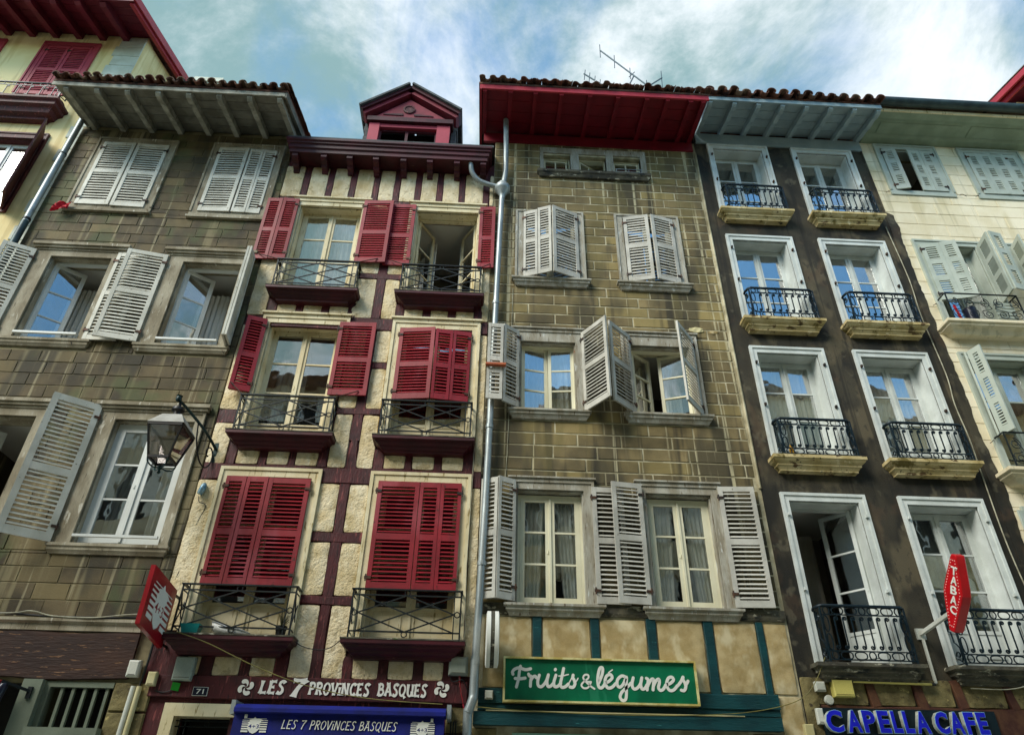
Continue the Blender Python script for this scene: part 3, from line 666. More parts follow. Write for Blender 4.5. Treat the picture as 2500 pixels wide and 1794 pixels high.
# ------------------------------------------------------------------ ground
def plane(name, x0, x1, y0, y1, z, material):
    mb = MB(); mb.box(x0, x1, y0, y1, z-.05, z); o = add(name, mb, material); o['kind'] = 'structure'; return o
plane('ground', -900, 900, -900, 900, -.16, M['asphalt'])
plane('street', -40, 40, -9.6, -1.7, -.10, M['asphalt'])
pv = MB(); pv.box(-40, 40, -1.7, .3, -.12, 0); o = add('pavement', pv, M['quoin']); o['kind'] = 'structure'
pv = MB(); pv.box(-40, 40, -11.6, -9.6, -.12, 0); o = add('far_pavement', pv, M['quoin']); o['kind'] = 'structure'

# ================================================================== yellow house (set back .4 m)
YZ = .4
hz = thing('yellow_house', 'tall yellow plastered house with oxblood shutters, pale quoins and red eaves', 'house', (-10.9,YZ,0))
def zx(x): return x*1.042
def zz(z): return 1.6+(z-1.6)*1.042
holesZ = [(-10.45,-9.42,14.75,16.55),(-12.3,-11.55,14.75,16.55),(-10.7,-9.42,11.2,13.3)]
wz = wall(hz, -13.4, -8.34, 0, 17.05, holesZ, M['yellow'], YZ, YZ+.3)
body(hz, -13.4, -8.34, 17.05, .33, M['yellow'], 5.6, YZ+.302)
for i in range(34):     # quoins
    z = 17.0-i*.36; w = .62 if i % 2 else .56
    if z < 5: break
    add('quoin', block_piece(-8.34-w, -8.338, z-.35, z, YZ, .022), M['quoin'], hz)
def z_window(x0, x1, z0, z1, y):
    surround(hz, (x0-.12,x1+.12,z0,z1+.12), (x0,x1,z0,z1), M['rose'], .03, .2, y)
z_window(-10.45,-9.42,14.75,16.55,YZ); z_window(-12.3,-11.55,14.75,16.55,YZ)
surround(hz, (-10.85,-9.28,11.2,13.45), (-10.7,-9.42,11.2,13.3), M['timberB'], .04, .25, YZ)
for a, b in ((-10.44,-9.945),(-9.93,-9.43)): louvre(hz, (a,YZ-.01), (b,YZ-.012), 14.76, 16.53, M['rose'], pitch=.06)
louvre(hz, (-12.28,YZ-.01), (-11.93,YZ-.01), 14.76, 16.53, M['rose'], pitch=.06); louvre(hz, (-11.92,YZ-.01), (-11.56,YZ-.01), 14.76, 16.53, M['rose'], pitch=.06)
louvre(hz, (-9.36,YZ-.05), (-9.02,YZ-.56), 11.25, 13.3, M['timberB'], pitch=.06)
ledge(hz, -13.2, -9.18, 14.2, [(.42,0),(.42,.06),(.36,.10),(.36,.18),(.28,.22),(.24,.32),(.14,.36),(.14,.42)], M['timberB'], 'balcony_ledge', YZ)
scroll_railing(hz, -11.35, -9.28, 14.2, 14.72, .32, YZ, 'ironD')
pair(hz, -10.68, -9.44, 11.22, 13.28, YZ+.16, 3, M['whitepvc'])
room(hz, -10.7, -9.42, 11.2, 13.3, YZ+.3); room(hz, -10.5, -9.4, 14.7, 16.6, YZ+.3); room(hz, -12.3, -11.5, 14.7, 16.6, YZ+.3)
rz = roof_slab(hz, -13.6, -8.06, -.78, 16.78, .33, 5.6, .07, M['tile'])
for i in range(8):
    x = -8.86-i*.54; mb = MB()
    mb.prism([(x,YZ+.02,16.86),(x,YZ+.02,17.06),(x,-.70,16.70),(x,-.70,16.58),(x,-.62,16.55),(x,-.56,16.56)], (.13,0,0)); add('rafter', mb, M['red_eave'], hz)
for k in range(5):
    ya, yb = YZ+.0-k*.225, YZ+.0-(k+1)*.225+.008; za = 17.062+(ya-YZ)*.33; zb = 17.062+(yb-YZ)*.33
    mb = MB(); mb.add([(-13.4,ya,za),(-8.12,ya,za),(-8.12,yb,zb),(-13.4,yb,zb),(-13.4,ya,za+.03),(-8.12,ya,za+.03),(-8.12,yb,zb+.03),(-13.4,yb,zb+.03)], [(0,3,2,1),(4,5,6,7),(0,1,5,4),(1,2,6,5),(2,3,7,6),(3,0,4,7)])
    add('soffit_board', mb, M['red_eave'], hz)
mb = MB(); mb.box(-13.5,-8.10,-.76,-.725,16.60,16.78); add('fascia', mb, M['red_eave'], hz)
mb = MB(); mb.prism([(-8.10,-.80,16.60),(-8.10,-.80,16.80),(-8.10,5.6,18.93),(-8.10,5.6,18.70)], (.05,0,0)); add('rake_board', mb, M['redCedge'], hz)
mb = MB(); mb.prism([(-8.20,-.70,16.56),(-8.20,-.70,16.66),(-8.20,5.6,18.74),(-8.20,5.6,18.62)], (.09,0,0)); add('rake_rafter', mb, M['redCedge'], hz)
finish_slats(hz)

# ================================================================== grey stone house
ha = thing('grey_stone_house', 'weathered grey block house with flaking white louvred shutters and deep timber eaves', 'house', (-6.2,0,0))
AX0, AX1 = -8.36, -4.12
opA = {'r4L':(-7.77,-6.50,11.09,12.82),'r4R':(-5.52,-4.38,11.05,12.82),'r3L':(-7.70,-6.66,8.06,9.82),'r3R':(-5.43,-4.42,8.04,9.82),'r2L':(-7.95,-6.74,4.74,6.66),'r2M':(-5.58,-4.40,4.74,6.66)}
outA = {'r4L':(-7.90,-6.36,10.98,12.96),'r4R':(-5.66,-4.25,10.94,12.96),'r3L':(-8.0,-6.45,7.86,9.98),'r3R':(-5.72,-4.24,7.84,9.98),'r2L':(-8.12,-6.60,4.60,6.82),'r2M':(-5.84,-4.27,4.60,6.82)}
grille, shop = (-5.20,-4.42,2.50,3.03), (-8.3,-5.46,0,3.05)
wa = wall(ha, AX0, AX1, 0, 13.3, list(opA.values())+[grille, shop], M['jointA'])
body(ha, AX0+.01, AX1-.01, 13.25, .3, M['stoneA'])
blocks(wa, AX0, AX1, 3.76, 13.22, list(outA.values()), .2145, (.44,.56), M['stoneA'], .009, .011, seed=4)
for k in ('r4L','r4R'):
    surround(ha, (outA[k][0],outA[k][1],outA[k][2],outA[k][3]), opA[k], M['woodA'], .03, .2, bottom=True)
    room(ha, opA[k][0], opA[k][1], opA[k][2], opA[k][3])
    mb = MB(); mb.box(outA[k][0]-.02, outA[k][1]+.02, -.07, .0, outA[k][2]-.05, outA[k][2]-.002); add('sill', mb, M['woodA'], ha)
for k in ('r3L','r3R','r2L','r2M'):
    o, i = outA[k], opA[k]
    surround(ha, o, i, M['woodA'], .035, .26, head=(.10,.05,.03))
    ledge(ha, o[0]-.02, o[1]+.03, i[2]-.002, [(.085,0),(.085,.04),(.065,.055),(.065,.09),(.045,.12),(.035,.14)], M['woodA'], 'sill')
    room(ha, *i, depth=2.2)
    mb = MB(); mb.box(i[0]+.02, i[1]-.02, -.075, -.035, i[2]+.09, i[2]+.125); add('window_bar', mb, M['whitepvc'], ha)
# closed shutters under the eaves
louvre(ha, (-7.765,-.035), (-7.15,-.04), 11.10, 12.82, M['shutA'], sl=.045, pitch=.064, rails=(0,.52,1)); louvre(ha, (-6.505,-.035), (-7.11,-.05), 11.08, 12.80, M['shutA'], sl=.045, pitch=.064, rails=(0,.52,1))
louvre(ha, (-5.515,-.035), (-4.93,-.055), 11.06, 12.82, M['shutA'], sl=.045, pitch=.064, rails=(0,.52,1)); louvre(ha, (-4.385,-.03), (-4.635,-.045), 11.06, 12.80, M['shutA'], sl=.045, pitch=.064, stile=.04, rails=(0,.52,1)); louvre(ha, (-4.645,-.045), (-4.90,-.05), 11.06, 12.80, M['shutA'], sl=.045, pitch=.064, stile=.04, rails=(0,.52,1), hinge=False)
# open shutters, second and first floor
louvre(ha, (-7.97,-.06), (-8.42,-.27), 8.06, 9.92, M['shutA'], sl=.045, pitch=.064, rails=(0,.52,1))
louvre(ha, (-5.70,-.06), (-6.34,-.19), 8.06, 9.92, M['shutA'], sl=.045, pitch=.064, rails=(0,.52,1)); louvre(ha, (-6.56,-.055), (-6.02,-.075), 8.06, 9.92, M['shutA'], sl=.045, pitch=.064, rails=(0,.52,1))
louvre(ha, (-4.27,-.05), (-4.22,-.40), 8.04, 9.92, M['shutA'], sl=.045, pitch=.064, stile=.05, rails=(0,.52,1)); louvre(ha, (-4.175,-.40), (-4.20,-.10), 8.04, 9.92, M['shutA'], sl=.045, pitch=.064, stile=.05, rails=(0,.52,1), hinge=False)
louvre(ha, (-5.82,-.06), (-6.36,-.43), 4.74, 6.86, M['shutA'], sl=.045, rails=(0,.46,1), stile=.085, rail=.11, pitch=.064)
# casements
for x0, x1 in ((-7.68,-6.68),(-5.41,-4.44)):
    casement(ha, (x0,.15), (x0+.40,.45), 8.10, 9.78, 3, M['whitepvc'], stile=.07); casement(ha, (x1,.15), (x1-.20,.62), 8.10, 9.78, 3, M['whitepvc'], stile=.07)
    mb = MB(); mb.box(x0,x0+.03,.12,.2,8.06,9.8); mb.box(x1-.03,x1,.12,.2,8.06,9.8); mb.box(x0+.03,x1-.03,.12,.2,9.77,9.8); mb.box(x0+.03,x1-.03,.12,.2,8.06,8.09); add('window_frame', mb, M['whitepvc'], ha)
    curtain(ha, x0+.05, x0+.6, 8.1, 9.7, .75, 6)
pair(ha, -5.56, -4.42, 4.76, 6.64, .12, 3, M['whitepvc'], stile=.085, frame=.045); curtain(ha, -5.5, -5.1, 4.8, 6.6, .5, 5, gather=.4); curtain(ha, -4.9, -4.45, 4.8, 6.6, .5, 5)
casement(ha, (-7.92,.15), (-7.45,.52), 4.78, 6.62, 3, M['whitepvc'], stile=.07); casement(ha, (-6.78,.15), (-6.9,.7), 4.78, 6.62, 3, M['whitepvc'], stile=.07)
# eaves
for i in range(8):
    x = -8.15+.565*i; mb = MB()
    mb.prism([(x,.03,13.20),(x,.03,13.34),(x,-1.10,13.10),(x,-1.10,13.01),(x,-1.05,12.97),(x,-.93,12.985),(x,-.84,13.025),(x,-.62,13.055),(x,-.52,13.09)], (.095,0,0)); add('rafter', mb, M['rafterA'], ha)
for k in range(5):
    ya, yb = .03-k*.228, .03-(k+1)*.228+.010; f = lambda y: 13.342+(y-.03)*.2124
    mb = MB(); mb.add([(-8.34,ya,f(ya)),(-4.06,ya,f(ya)),(-4.06,yb,f(yb)),(-8.34,yb,f(yb)),(-8.34,ya,f(ya)+.025),(-4.06,ya,f(ya)+.025),(-4.06,yb,f(yb)+.025),(-8.34,yb,f(yb)+.025)], [(0,3,2,1),(4,5,6,7),(0,1,5,4),(1,2,6,5),(2,3,7,6),(3,0,4,7)]); add('soffit_board', mb, M['soffitA'], ha)
mb = MB(); mb.box(-8.36,-4.05,-1.135,-1.11,13.05,13.15); add('fascia', mb, M['rafterA'], ha)
mb = MB(); mb.prism([(-4.05,-1.13,13.02),(-4.05,-1.13,13.17),(-4.05,4.5,14.86),(-4.05,4.5,14.70)], (.035,0,0)); add('rake_board', mb, M['soffitA'], ha)
ra = roof_slab(ha, -8.36, -4.02, -1.14, 13.22, .3, 5.5, .055, M['tile']); roof_tiles(ra, -8.3, -4.08, -1.24, 13.19, .3, .195, M['tile'], 2, .078, seed=5, flat=.85)
for i in range(14):    # tiles along the verge
    o = add('verge_tile', tile_mesh(.42,.085,.07), M['tile'], ra, smooth=True) if i == 0 else add('verge_tile', vt, M['tile'], ra); vt = o.data; o.location = (-4.03, -1.2+i*.36, 13.26+i*.36*.3); o.rotation_euler = (math.atan(.3)+.03, random.uniform(-.1,.1), 0)
mb = MB(); mb.box(-7.95,-7.3,2.0,2.6,13.9,17.75); mb.box(-8.0,-7.25,1.95,2.65,17.75,17.9); add('chimney', mb, M['quoin'], ra)
# ground floor: lintel strip, beam, pier, grille
ledge(ha, AX0, AX1-.12, 3.755, [(.10,0),(.10,.035),(.06,.06),(.06,.14)], M['woodA'], 'string_course')
timber(ha, (AX0,3.33), (-4.28,3.33), .54, M['browntimber'], .05, 'lintel_beam', wob=.014)
mb = MB(); mb.box(-5.47,-5.24,-.10,.1,0,3.04); add('door_post', mb, M['greypost'], ha)
mb = MB(); mb.box(-5.24,-5.17,-.02,.1,2.42,3.03); mb.box(-5.17,-4.42,-.02,.1,2.97,3.03); mb.box(-5.24,-4.40,-.16,.05,2.42,2.52); add('grille_frame', mb, M['greypost'], ha)
for i in range(5):
    mb = MB(); x = -5.05+i*.135; mb.box(x, x+.035, 0.0, .045, 2.52, 2.97); add('grille_bar', mb, M['greypost'], ha)
for i in range(9):
    z0 = 3.04-.33*(i+1); add('pier_stone', block_piece(-4.41+random.uniform(-.01,.01), -3.96, z0+.008, z0+.322, 0, .03, .012), M['rubble'], ha)
mb = MB(); mb.box(-8.3,-4.4,.9,.95,0,3.05); mb.box(-8.3,-5.46,.33,.9,3.05,3.1); add('shop_back', mb, M['darkvoid'], ha)
for x, z in ((-8.02,11.0),(-6.40,11.0),(-5.8,10.92),(-4.3,7.95),(-6.7,8.0),(-6.46,10.0)): hook(ha, x, z)
finish_slats(ha)

# ================================================================== half-timbered house
hb = thing('half_timbered_house', 'narrow half-timbered house with maroon beams, cream plaster and wine red louvred shutters', 'house', (-2.05,0,0))
BX0, BX1 = -4.10, -.06
def bwin(col, row): return {('L',4):(-3.66,-2.50,9.2,11.33),('R',4):(-1.48,-.32,9.2,11.33),('L',3):(-3.66,-2.49,6.45,8.57),('R',3):(-1.51,-.31,6.45,8.57),('L',2):(-3.69,-2.50,3.58,5.80),('R',2):(-1.53,-.33,3.58,5.80)}[(col,row)]
rowsB = [(c, r) for r in (2,3,4) for c in 'LR']
door = (-3.62,-2.95,0,2.70)
wb = wall(hb, BX0, BX1, 0, 12.72, [bwin(*k) for k in rowsB]+[door,(-2.9,-.4,0,2.6)], M['timberB'])
body(hb, BX0+.01, BX1-.01, 12.6, .55, M['slate'], 3.6)
pan = []
ed = [(-4.11,-3.745)]+[(a+.115,b-.003) for a,b in zip((-3.73,-3.27,-2.83,-2.38,-1.98,-1.57,-1.15,-.72),(-3.27,-2.83,-2.38,-1.98,-1.57,-1.15,-.72,-.25))]+[(-.13,-.055)]
pan += [(a,b,11.57,12.41) for a,b in ed]
pan += [(-4.11,-3.80,8.74,11.5),(-2.38,-2.026,9.74,11.435),(-1.874,-1.60,9.74,11.435),(-2.38,-2.026,8.757,9.62),(-1.874,-1.63,8.757,9.62),(-.185,-.055,8.78,11.5)]
for row, zl, zh in ((4,8.78,9.04),(3,6.02,6.28)):
    st = [(-3.78,-3.63),(-3.31,-3.19),(-2.88,-2.75),(-2.43,-2.30),(-1.63,-1.49),(-1.17,-1.04),(-.74,-.61),(-.30,-.15)] if row == 4 else [(-3.78,-3.67),(-3.34,-3.22),(-2.90,-2.80),(-2.47,-2.34),(-1.66,-1.51),(-1.19,-1.09),(-.76,-.65),(-.33,-.19)]
    for k in range(7):
        if k != 3: pan.append((st[k][1]+.002, st[k+1][0]-.002, zl-.012, zh+.01))
    for a, b in st: timber(hb, ((a+b)/2,zl-.02), ((a+b)/2,zh+.03), b-a, M['timberB'])
pan += [(-4.11,-3.80,6.905,8.52),(-4.10,-3.82,6.0,6.675),(-2.33,-2.044,7.004,8.503),(-2.33,-2.064,5.997,6.896),(-1.898,-1.655,7.872,8.503),(-1.898,-1.655,7.004,7.748),(-1.906,-1.66,5.997,6.896),(-.17,-.055,6.0,8.50)]
pan += [(-4.11,-3.83,3.66,5.745),(-.185,-.055,3.2,5.745)]
for a, b in ((5.018,5.743),(4.15,4.873),(3.136,4.03)): pan += [(-2.37,-2.088,a,b),(-1.944,-1.67,a,b)]
pan += [(a,b,3.138,3.395) for a,b in ((-3.63,-3.455),(-3.292,-2.955),(-2.835,-2.535),(-1.575,-1.245),(-1.125,-.805),(-.685,-.43))]
for p in pan: panel(hb, *p, M['plasterB'])
for x in (-3.73,-3.27,-2.83,-2.38,-1.98,-1.57,-1.15,-.72,-.25): timber(hb, (x+.055,11.56), (x+.055,12.44), .115, M['timberB'])
timber(hb, (-4.05,11.49), (-.1,11.49), .11, M['timberB'], .026)
timber(hb, (-1.95,8.76), (-1.95,11.44), .15, M['timberB']); timber(hb, (-2.36,9.68), (-1.62,9.68), .115, M['timberB'], .026)
timber(hb, (-3.8,8.63), (-.06,8.63), .25, M['timberB'], .03, 'beam'); timber(hb, (-4.07,5.87), (-.06,5.87), .25, M['timberB'], .034, 'beam', wob=.012)
timber(hb, (-1.97,6.98), (-1.97,8.5), .14, M['timberB']); timber(hb, (-2.32,6.95), (-1.66,6.95), .105, M['timberB'], .028); timber(hb, (-1.885,7.81), (-1.66,7.81), .12, M['timberB'], .026)
timber(hb, (-1.985,6.45), (-1.98,6.9), .15, M['timberB'], wob=.014); timber(hb, (-1.955,5.99), (-1.985,6.47), .12, M['timberB'], .020, wob=.012)
timber(hb, (-4.05,6.79), (-3.84,6.79), .23, M['timberB'])
timber(hb, (-2.02,3.12), (-2.01,5.75), .14, M['timberB'], wob=.010)
for z, w in ((4.945,.14),(4.09,.115)): timber(hb, (-2.37,z), (-1.67,z), w, M['timberB'], .03, wob=.01)
for a, b in ((-3.46,-3.29),(-2.96,-2.83),(-2.54,-2.38),(-1.70,-1.57),(-1.25,-1.12),(-.81,-.68),(-.43,-.2),(-3.85,-3.63)): timber(hb, ((a+b)/2,3.13), ((a+b)/2,3.40), b-a, M['timberB'])
sgn = timber(hb, (-3.98,3.005), (-.12,3.01), .25, M['timberB'], .06, 'sign_beam', wob=.006)
# windows
for c, r in rowsB:
    i = bwin(c, r); ox0, ox1 = (i[0]-.13, i[1]+.13)
    surround(hb, (ox0,ox1,i[2],i[3]+.14), i, M['cream'], .05, .28, head=((.06,.02,.0) if r > 2 else None), step=.045)
    room(hb, i[0], i[1], i[2], i[3])
    zt = {4:9.17,3:6.42,2:3.56}[r]; lx = {('L',4):(-3.80,-2.27),('R',4):(-1.65,-.145),('L',3):(-3.81,-2.26),('R',3):(-1.68,-.175),('L',2):(-3.90,-2.30),('R',2):(-1.72,-.17)}[(c,r)]
    ledge(hb, lx[0], lx[1], zt, [(.30,-.0),(.30,.045),(.285,.06),(.262,.062),(.245,.09),(.21,.115),(.20,.118),(.185,.145),(.155,.168),(.145,.17),(.135,.205)], M['maroon'], 'balcony_ledge')
    mb = MB(); mb.box(lx[0]-.008, lx[1]+.008, -.306, -.03, zt+.001, zt+.018); add('ledge_slab', mb, M['stonedark'], hb)
    cross_railing(hb, lx[0]+.075, lx[1]-.075, zt+.02, zt+.64, .235)
y = .19
pair(hb, -3.63, -2.53, 9.22, 11.31, y, 3, M['cream'], panel=.30); curtain(hb, -3.6,-3.1,9.25,11.25,y+.09,6); curtain(hb,-3.05,-2.55,9.25,11.25,y+.09,6)
for a, b in (((-1.45,y),(-1.18,y+.46)),((-.35,y),(-.62,y+.46))): casement(hb, a, b, 9.25, 11.28, 3, M['cream'], panel=.30); 
mb = MB(); mb.box(-1.48,-1.45,y-.03,y+.05,9.2,11.3); mb.box(-.35,-.32,y-.03,y+.05,9.2,11.3); mb.box(-1.45,-.35,y-.03,y+.05,11.28,11.31); add('window_frame', mb, M['cream'], hb)
curtain(hb, -1.3,-1.12,9.25,11.2,y+.52,4); curtain(hb,-.66,-.5,9.25,11.2,y+.52,4)
pair(hb, -3.64, -2.51, 6.47, 8.55, y, 3, M['cream'], panel=.28); curtain(hb,-3.6,-3.1,6.5,8.5,y+.5,6,material='curtain')
pair(hb, -1.49, -.33, 6.47, 8.55, y, 3, M['cream'], panel=.36)
pair(hb, -3.67, -2.52, 3.60, 5.78, y, 3, M['cream'], panel=.44); pair(hb, -1.51, -.35, 3.60, 5.78, y, 3, M['cream'], panel=.44)
kw = dict(rails=(0,.47,1), rail=.09)
S = lambda a, b, z0, z1, **k: louvre(hb, a, b, z0, z1, M['shutB'], **{**kw, **k})
S((-3.69,-.075),(-3.98,-.085),9.93,11.44,stile=.055); S((-3.99,-.085),(-4.27,-.075),9.92,11.43,stile=.055,hinge=False)
S((-2.47,-.085),(-1.92,-.12),9.93,11.47); S((-1.50,-.07),(-1.97,-.055),9.92,11.44); S((-.29,-.075),(.00,-.10),9.93,11.45,stile=.06)
S((-3.70,-.075),(-4.00,-.17),7.19,8.60,stile=.06); S((-4.0,-.13),(-3.72,-.045),7.2,8.59,stile=.06,hinge=False); S((-2.50,-.085),(-1.90,-.10),7.19,8.60)
S((-1.50,-.075),(-.915,-.15),7.16,8.53); S((-.32,-.07),(-.61,-.11),7.16,8.50,stile=.045); S((-.62,-.11),(-.90,-.15),7.16,8.50,stile=.045,hinge=False)
S((-3.695,-.075),(-3.41,-.08),4.23,5.78,stile=.05); S((-3.40,-.08),(-3.10,-.082),4.23,5.78,stile=.05,hinge=False); S((-2.50,-.075),(-3.09,-.08),4.23,5.77)
S((-1.53,-.075),(-.935,-.08),4.23,5.78); S((-.33,-.075),(-.625,-.08),4.23,5.78,stile=.05); S((-.63,-.08),(-.925,-.08),4.23,5.78,stile=.05,hinge=False)
for a_, b_ in (((-4.15,-.10,10.02),(-3.76,-.24,9.80)),((-2.05,-.13,10.0),(-2.36,-.24,9.80)),((-1.82,-.10,10.0),(-1.58,-.24,9.80)),((-.06,-.12,10.0),(-.22,-.24,9.80)),((-3.98,-.18,7.3),(-3.74,-.24,7.06)),((-2.02,-.12,7.26),(-2.33,-.24,7.06))):
    add('shutter_stay', MB().tube([a_, b_], .009, 5), M['steel'], hb)
# cornice with consoles
ledge(hb, -4.10, -.11, 12.745, [(.46,0),(.46,.05),(.43,.075),(.43,.11),(.40,.12),(.40,.21),(.37,.235),(.37,.32)], M['maroon'], 'cornice')
for x in (-3.90,-3.35,-2.855,-2.35,-1.82,-1.31,-.785,-.275):
    mb = MB(); mb.prism([(x-.055,.01,12.43),(x-.055,.01,12.20),(x-.055,-.07,12.20),(x-.055,-.09,12.235),(x-.055,-.17,12.25),(x-.055,-.20,12.30),(x-.055,-.30,12.315),(x-.055,-.345,12.35),(x-.055,-.345,12.423),], (.11,0,0)); add('console', mb, M['maroon'], hb)
rb = roof_slab(hb, -4.08, -.08, -.44, 12.80, .55, 3.6, .05, M['slate'])
# dormer
dy = .35; dm = MB(); XL, XR, ZB, ZE, ZP, xm = -2.80, -1.06, 13.0, 14.36, 15.40, -1.99
dm.box(XL, XL+.22, dy, dy+.15, ZB, ZE-.02); dm.box(XR-.28, XR, dy, dy+.15, ZB, ZE-.02); dm.box(XL+.22, XR-.28, dy+.02, dy+.15, 14.24, ZE-.02)
do = add('dormer', dm, M['rose'], hb)
mb = MB(); mb.prism([(XL-.06,dy-.06,ZE),(XR+.06,dy-.06,ZE),(XR+.06,dy-.06,ZE+.13),(XL-.06,dy-.06,ZE+.13)], (0,.3,0)); add('pediment_base', mb, M['maroon'], do)
mb = MB(); mb.prism([(XL+.02,dy,ZE+.13),(XR-.02,dy,ZE+.13),(xm,dy,ZP-.22)], (0,.2,0)); add('tympanum', mb, M['dormerred'], do)
for a, b in (((XL-.2,14.62),(xm,15.46)),((XR+.2,14.62),(xm,15.46))):
    A_, B_ = Vector((a[0],0,a[1])), Vector((b[0],0,b[1])); t_ = (B_-A_).normalized(); n_ = Vector((0,1,0)).cross(t_); n_ = n_ if n_.z > 0 else -n_
    for k, (off, th, pr, mm) in enumerate(((-.14,.10,.10,'dormerred'),(-.05,.08,.16,'maroon'),(.03,.05,.22,'slate'))):
        mb = MB(); mb.obox(A_+n_*off+Vector((0,dy-pr,0)), B_-A_, Vector((0,1.9+pr if k == 2 else .2+pr-.01*k,0)), n_*th); add('raking_moulding' if k < 2 else 'dormer_roof', mb, M[mm], do)
mb = MB(); mb.lathe((xm,dy-.028,14.82), [(.13,.03),(.13,0),(.10,-.004),(.09,.012)], 20, 'y'); add('roundel', mb, M['timberB'], do, smooth=True)
for sx in (-1,1):
    mb = MB(); mb.prism([(xm+sx*.12,dy-.02,14.61),(xm+sx*.55,dy-.02,14.61),(xm+sx*.48,dy-.02,14.65),(xm+sx*.12,dy-.02,14.67)], (0,.03,0)); add('tympanum_panel', mb, M['maroon'], do)
mb = MB(); mb.box(XL+.1,XR-.1,dy+.5,dy+.55,12.9,14.6); add('dormer_void', mb, M['darkvoid'], do)
mb = MB(); mb.box(XL+.22,XL+.26,dy+.1,dy+.14,ZB,14.24); mb.box(XR-.32,XR-.28,dy+.1,dy+.14,ZB,14.24); mb.box(XL+.26,XR-.32,dy+.1,dy+.14,14.19,14.24); mb.box(xm-.03,xm+.03,dy+.1,dy+.14,ZB,14.19); add('dormer_frame', mb, M['maroon'], do)
for sx, xx in ((-1,XL-.02),(1,XR+.02)):
    for k in range(9):
        mb = MB(); z0 = 13.15+k*.16; off = .10+.03*random.random(); mb.box(min(xx,xx+sx*off), max(xx,xx+sx*off), dy+.18, 2.2, z0, z0+.155); add('cheek_slate', mb, M['slate'], do)
finish_slats(hb)
# street door under the beam
mb = MB(); mb.box(-3.74,-3.60,-.06,.2,0,2.82); mb.box(-3.60,-2.86,-.06,.2,2.68,2.82); add('door_frame', mb, M['cream'], hb)
mb = MB(); mb.box(-3.62,-2.9,.55,.6,0,2.7); add('fanlight_void', mb, M['darkvoid'], hb)
mb = MB(); mb.box(-2.95,-.35,.62,.66,0,2.7); add('shop_back', mb, M['darkvoid'], hb)
for z in (2.64,2.58): mb = MB(); mb.bar((-3.6,.05,z),(-2.9,.05,z),.012,.012); add('fanlight_bar', mb, M['iron'], hb)
for x in (-3.55,-3.48): mb = MB(); mb.bar((x,.05,2.2),(x,.05,2.66),.012,.012); add('fanlight_bar', mb, M['iron'], hb)
for x, z in ((-3.22,2.61),(-3.515,2.46)):
    mb = MB(); mb.tube([(x+math.cos(2*math.pi*j/12)*.026,.045,z+math.sin(2*math.pi*j/12)*.026) for j in range(12)],.006,5,True); add('fanlight_ring', mb, M['iron'], hb)
for i in range(8):
    z0 = 2.86-.30*(i+1); add('pier_stone', block_piece(-.36,-.07,z0+.008,z0+.292,0,.02,.01), M['rubble'], hb)
# painted name on the beam
def beam_to(x0, z0, s, y=-.0625): return lambda a, b, h: (x0+a*s, y-h, z0+b*s)
H_ = .135
def put_text(txt, x0, x1, z0, h, w=.17, fl=.75, slant=0., nm='lettering', parent=sgn, yy=-.0655, zr=0., mt='signwhite'):
    tw = text_width(txt)-.06; sx = (x1-x0)/tw; mb = MB(); basque_text(txt, w, fl, lambda a, b, k: (x0+a*sx, yy-k, z0+b*h+(a*sx)*zr), mb, slant); add(nm, mb, M[mt], parent)
put_text('LES', -2.655, -2.355, 2.945, .145, .17, .8, .08); put_text('7', -2.30, -2.10, 2.915, .20, .17, .8, .10); put_text('PROViNCES', -2.055, -1.315, 2.945, .138, .16, .8, .03); put_text('BASQUES', -1.215, -.615, 2.95, .138, .16, .8, .03)
def lauburu(cx, cz, r, yy, parent, nm='lauburu'):
    mb = MB()
    for q in range(4):
        a0 = q*math.pi/2+.5; c, s = math.cos(a0), math.sin(a0); P_ = []
        rr = r*.5
        for j in range(13): t = math.pi*j/12; P_.append((rr-rr*math.cos(t), -rr*math.sin(t)*1.0))
        for j in range(1,9): t = math.pi*j/8; P_.append((2*rr-rr*.5+rr*.5*math.cos(t), rr*.5*math.sin(t)*1.15))
        for j in range(1,8): t = math.pi*j/8; P_.append((rr*.5+rr*.5*math.cos(t), -rr*.5*math.sin(t)*.85))
        pp = [(cx+(x*c-y_*s), cz+(x*s+y_*c)) for x, y_ in P_]
        mb.loops([[(x,yy,z) for x,z in pp], [(x,yy-.004-.0005*q,z) for x,z in pp]])
    add(nm, mb, M['signwhite'], parent)
lauburu(-2.82, 3.01, .098, -.064, sgn); lauburu(-.43, 3.04, .098, -.064, sgn)

# ================================================================== tan stone house with teal timber ground floor
hc = thing('tan_stone_house', 'stained tan block house with pale joints, silvery grey shutters and deep red eaves', 'house', (2.0,0,0))
CX0, CX1 = -.055, 4.115
opC = {'t1':(.93,1.48,12.62,13.14),'t2':(1.65,2.21,12.62,13.14),'t3':(2.36,2.92,12.62,13.14),'4L':(.53,1.55,9.76,11.40),'4R':(2.42,3.38,9.76,11.40),'3L':(.50,1.42,7.08,8.42),'3R':(2.34,3.34,7.08,8.42),'2L':(.47,1.45,4.11,5.76),'2R':(2.36,3.33,4.11,5.76)}
outC = {'t':(.86,3.04,12.44,13.34),'4L':(.39,1.67,9.60,11.48),'4R':(2.27,3.50,9.60,11.48),'3L':(.37,1.55,6.92,8.64),'3R':(2.20,3.48,6.92,8.64),'2L':(.37,1.60,3.96,5.90),'2R':(2.23,3.46,3.96,5.90)}
wc = wall(hc, CX0, CX1, 0, 13.72, list(opC.values())+[(.25,3.4,0,2.55)], M['jointC'])
body(hc, CX0+.01, CX1-.01, 13.68, .3, M['stoneC'])
blocks(wc, CX0, CX1-.05, 4.12, 13.44, list(outC.values()), .2105, (.66,.82), M['stoneC'], .008, .024, seed=9)
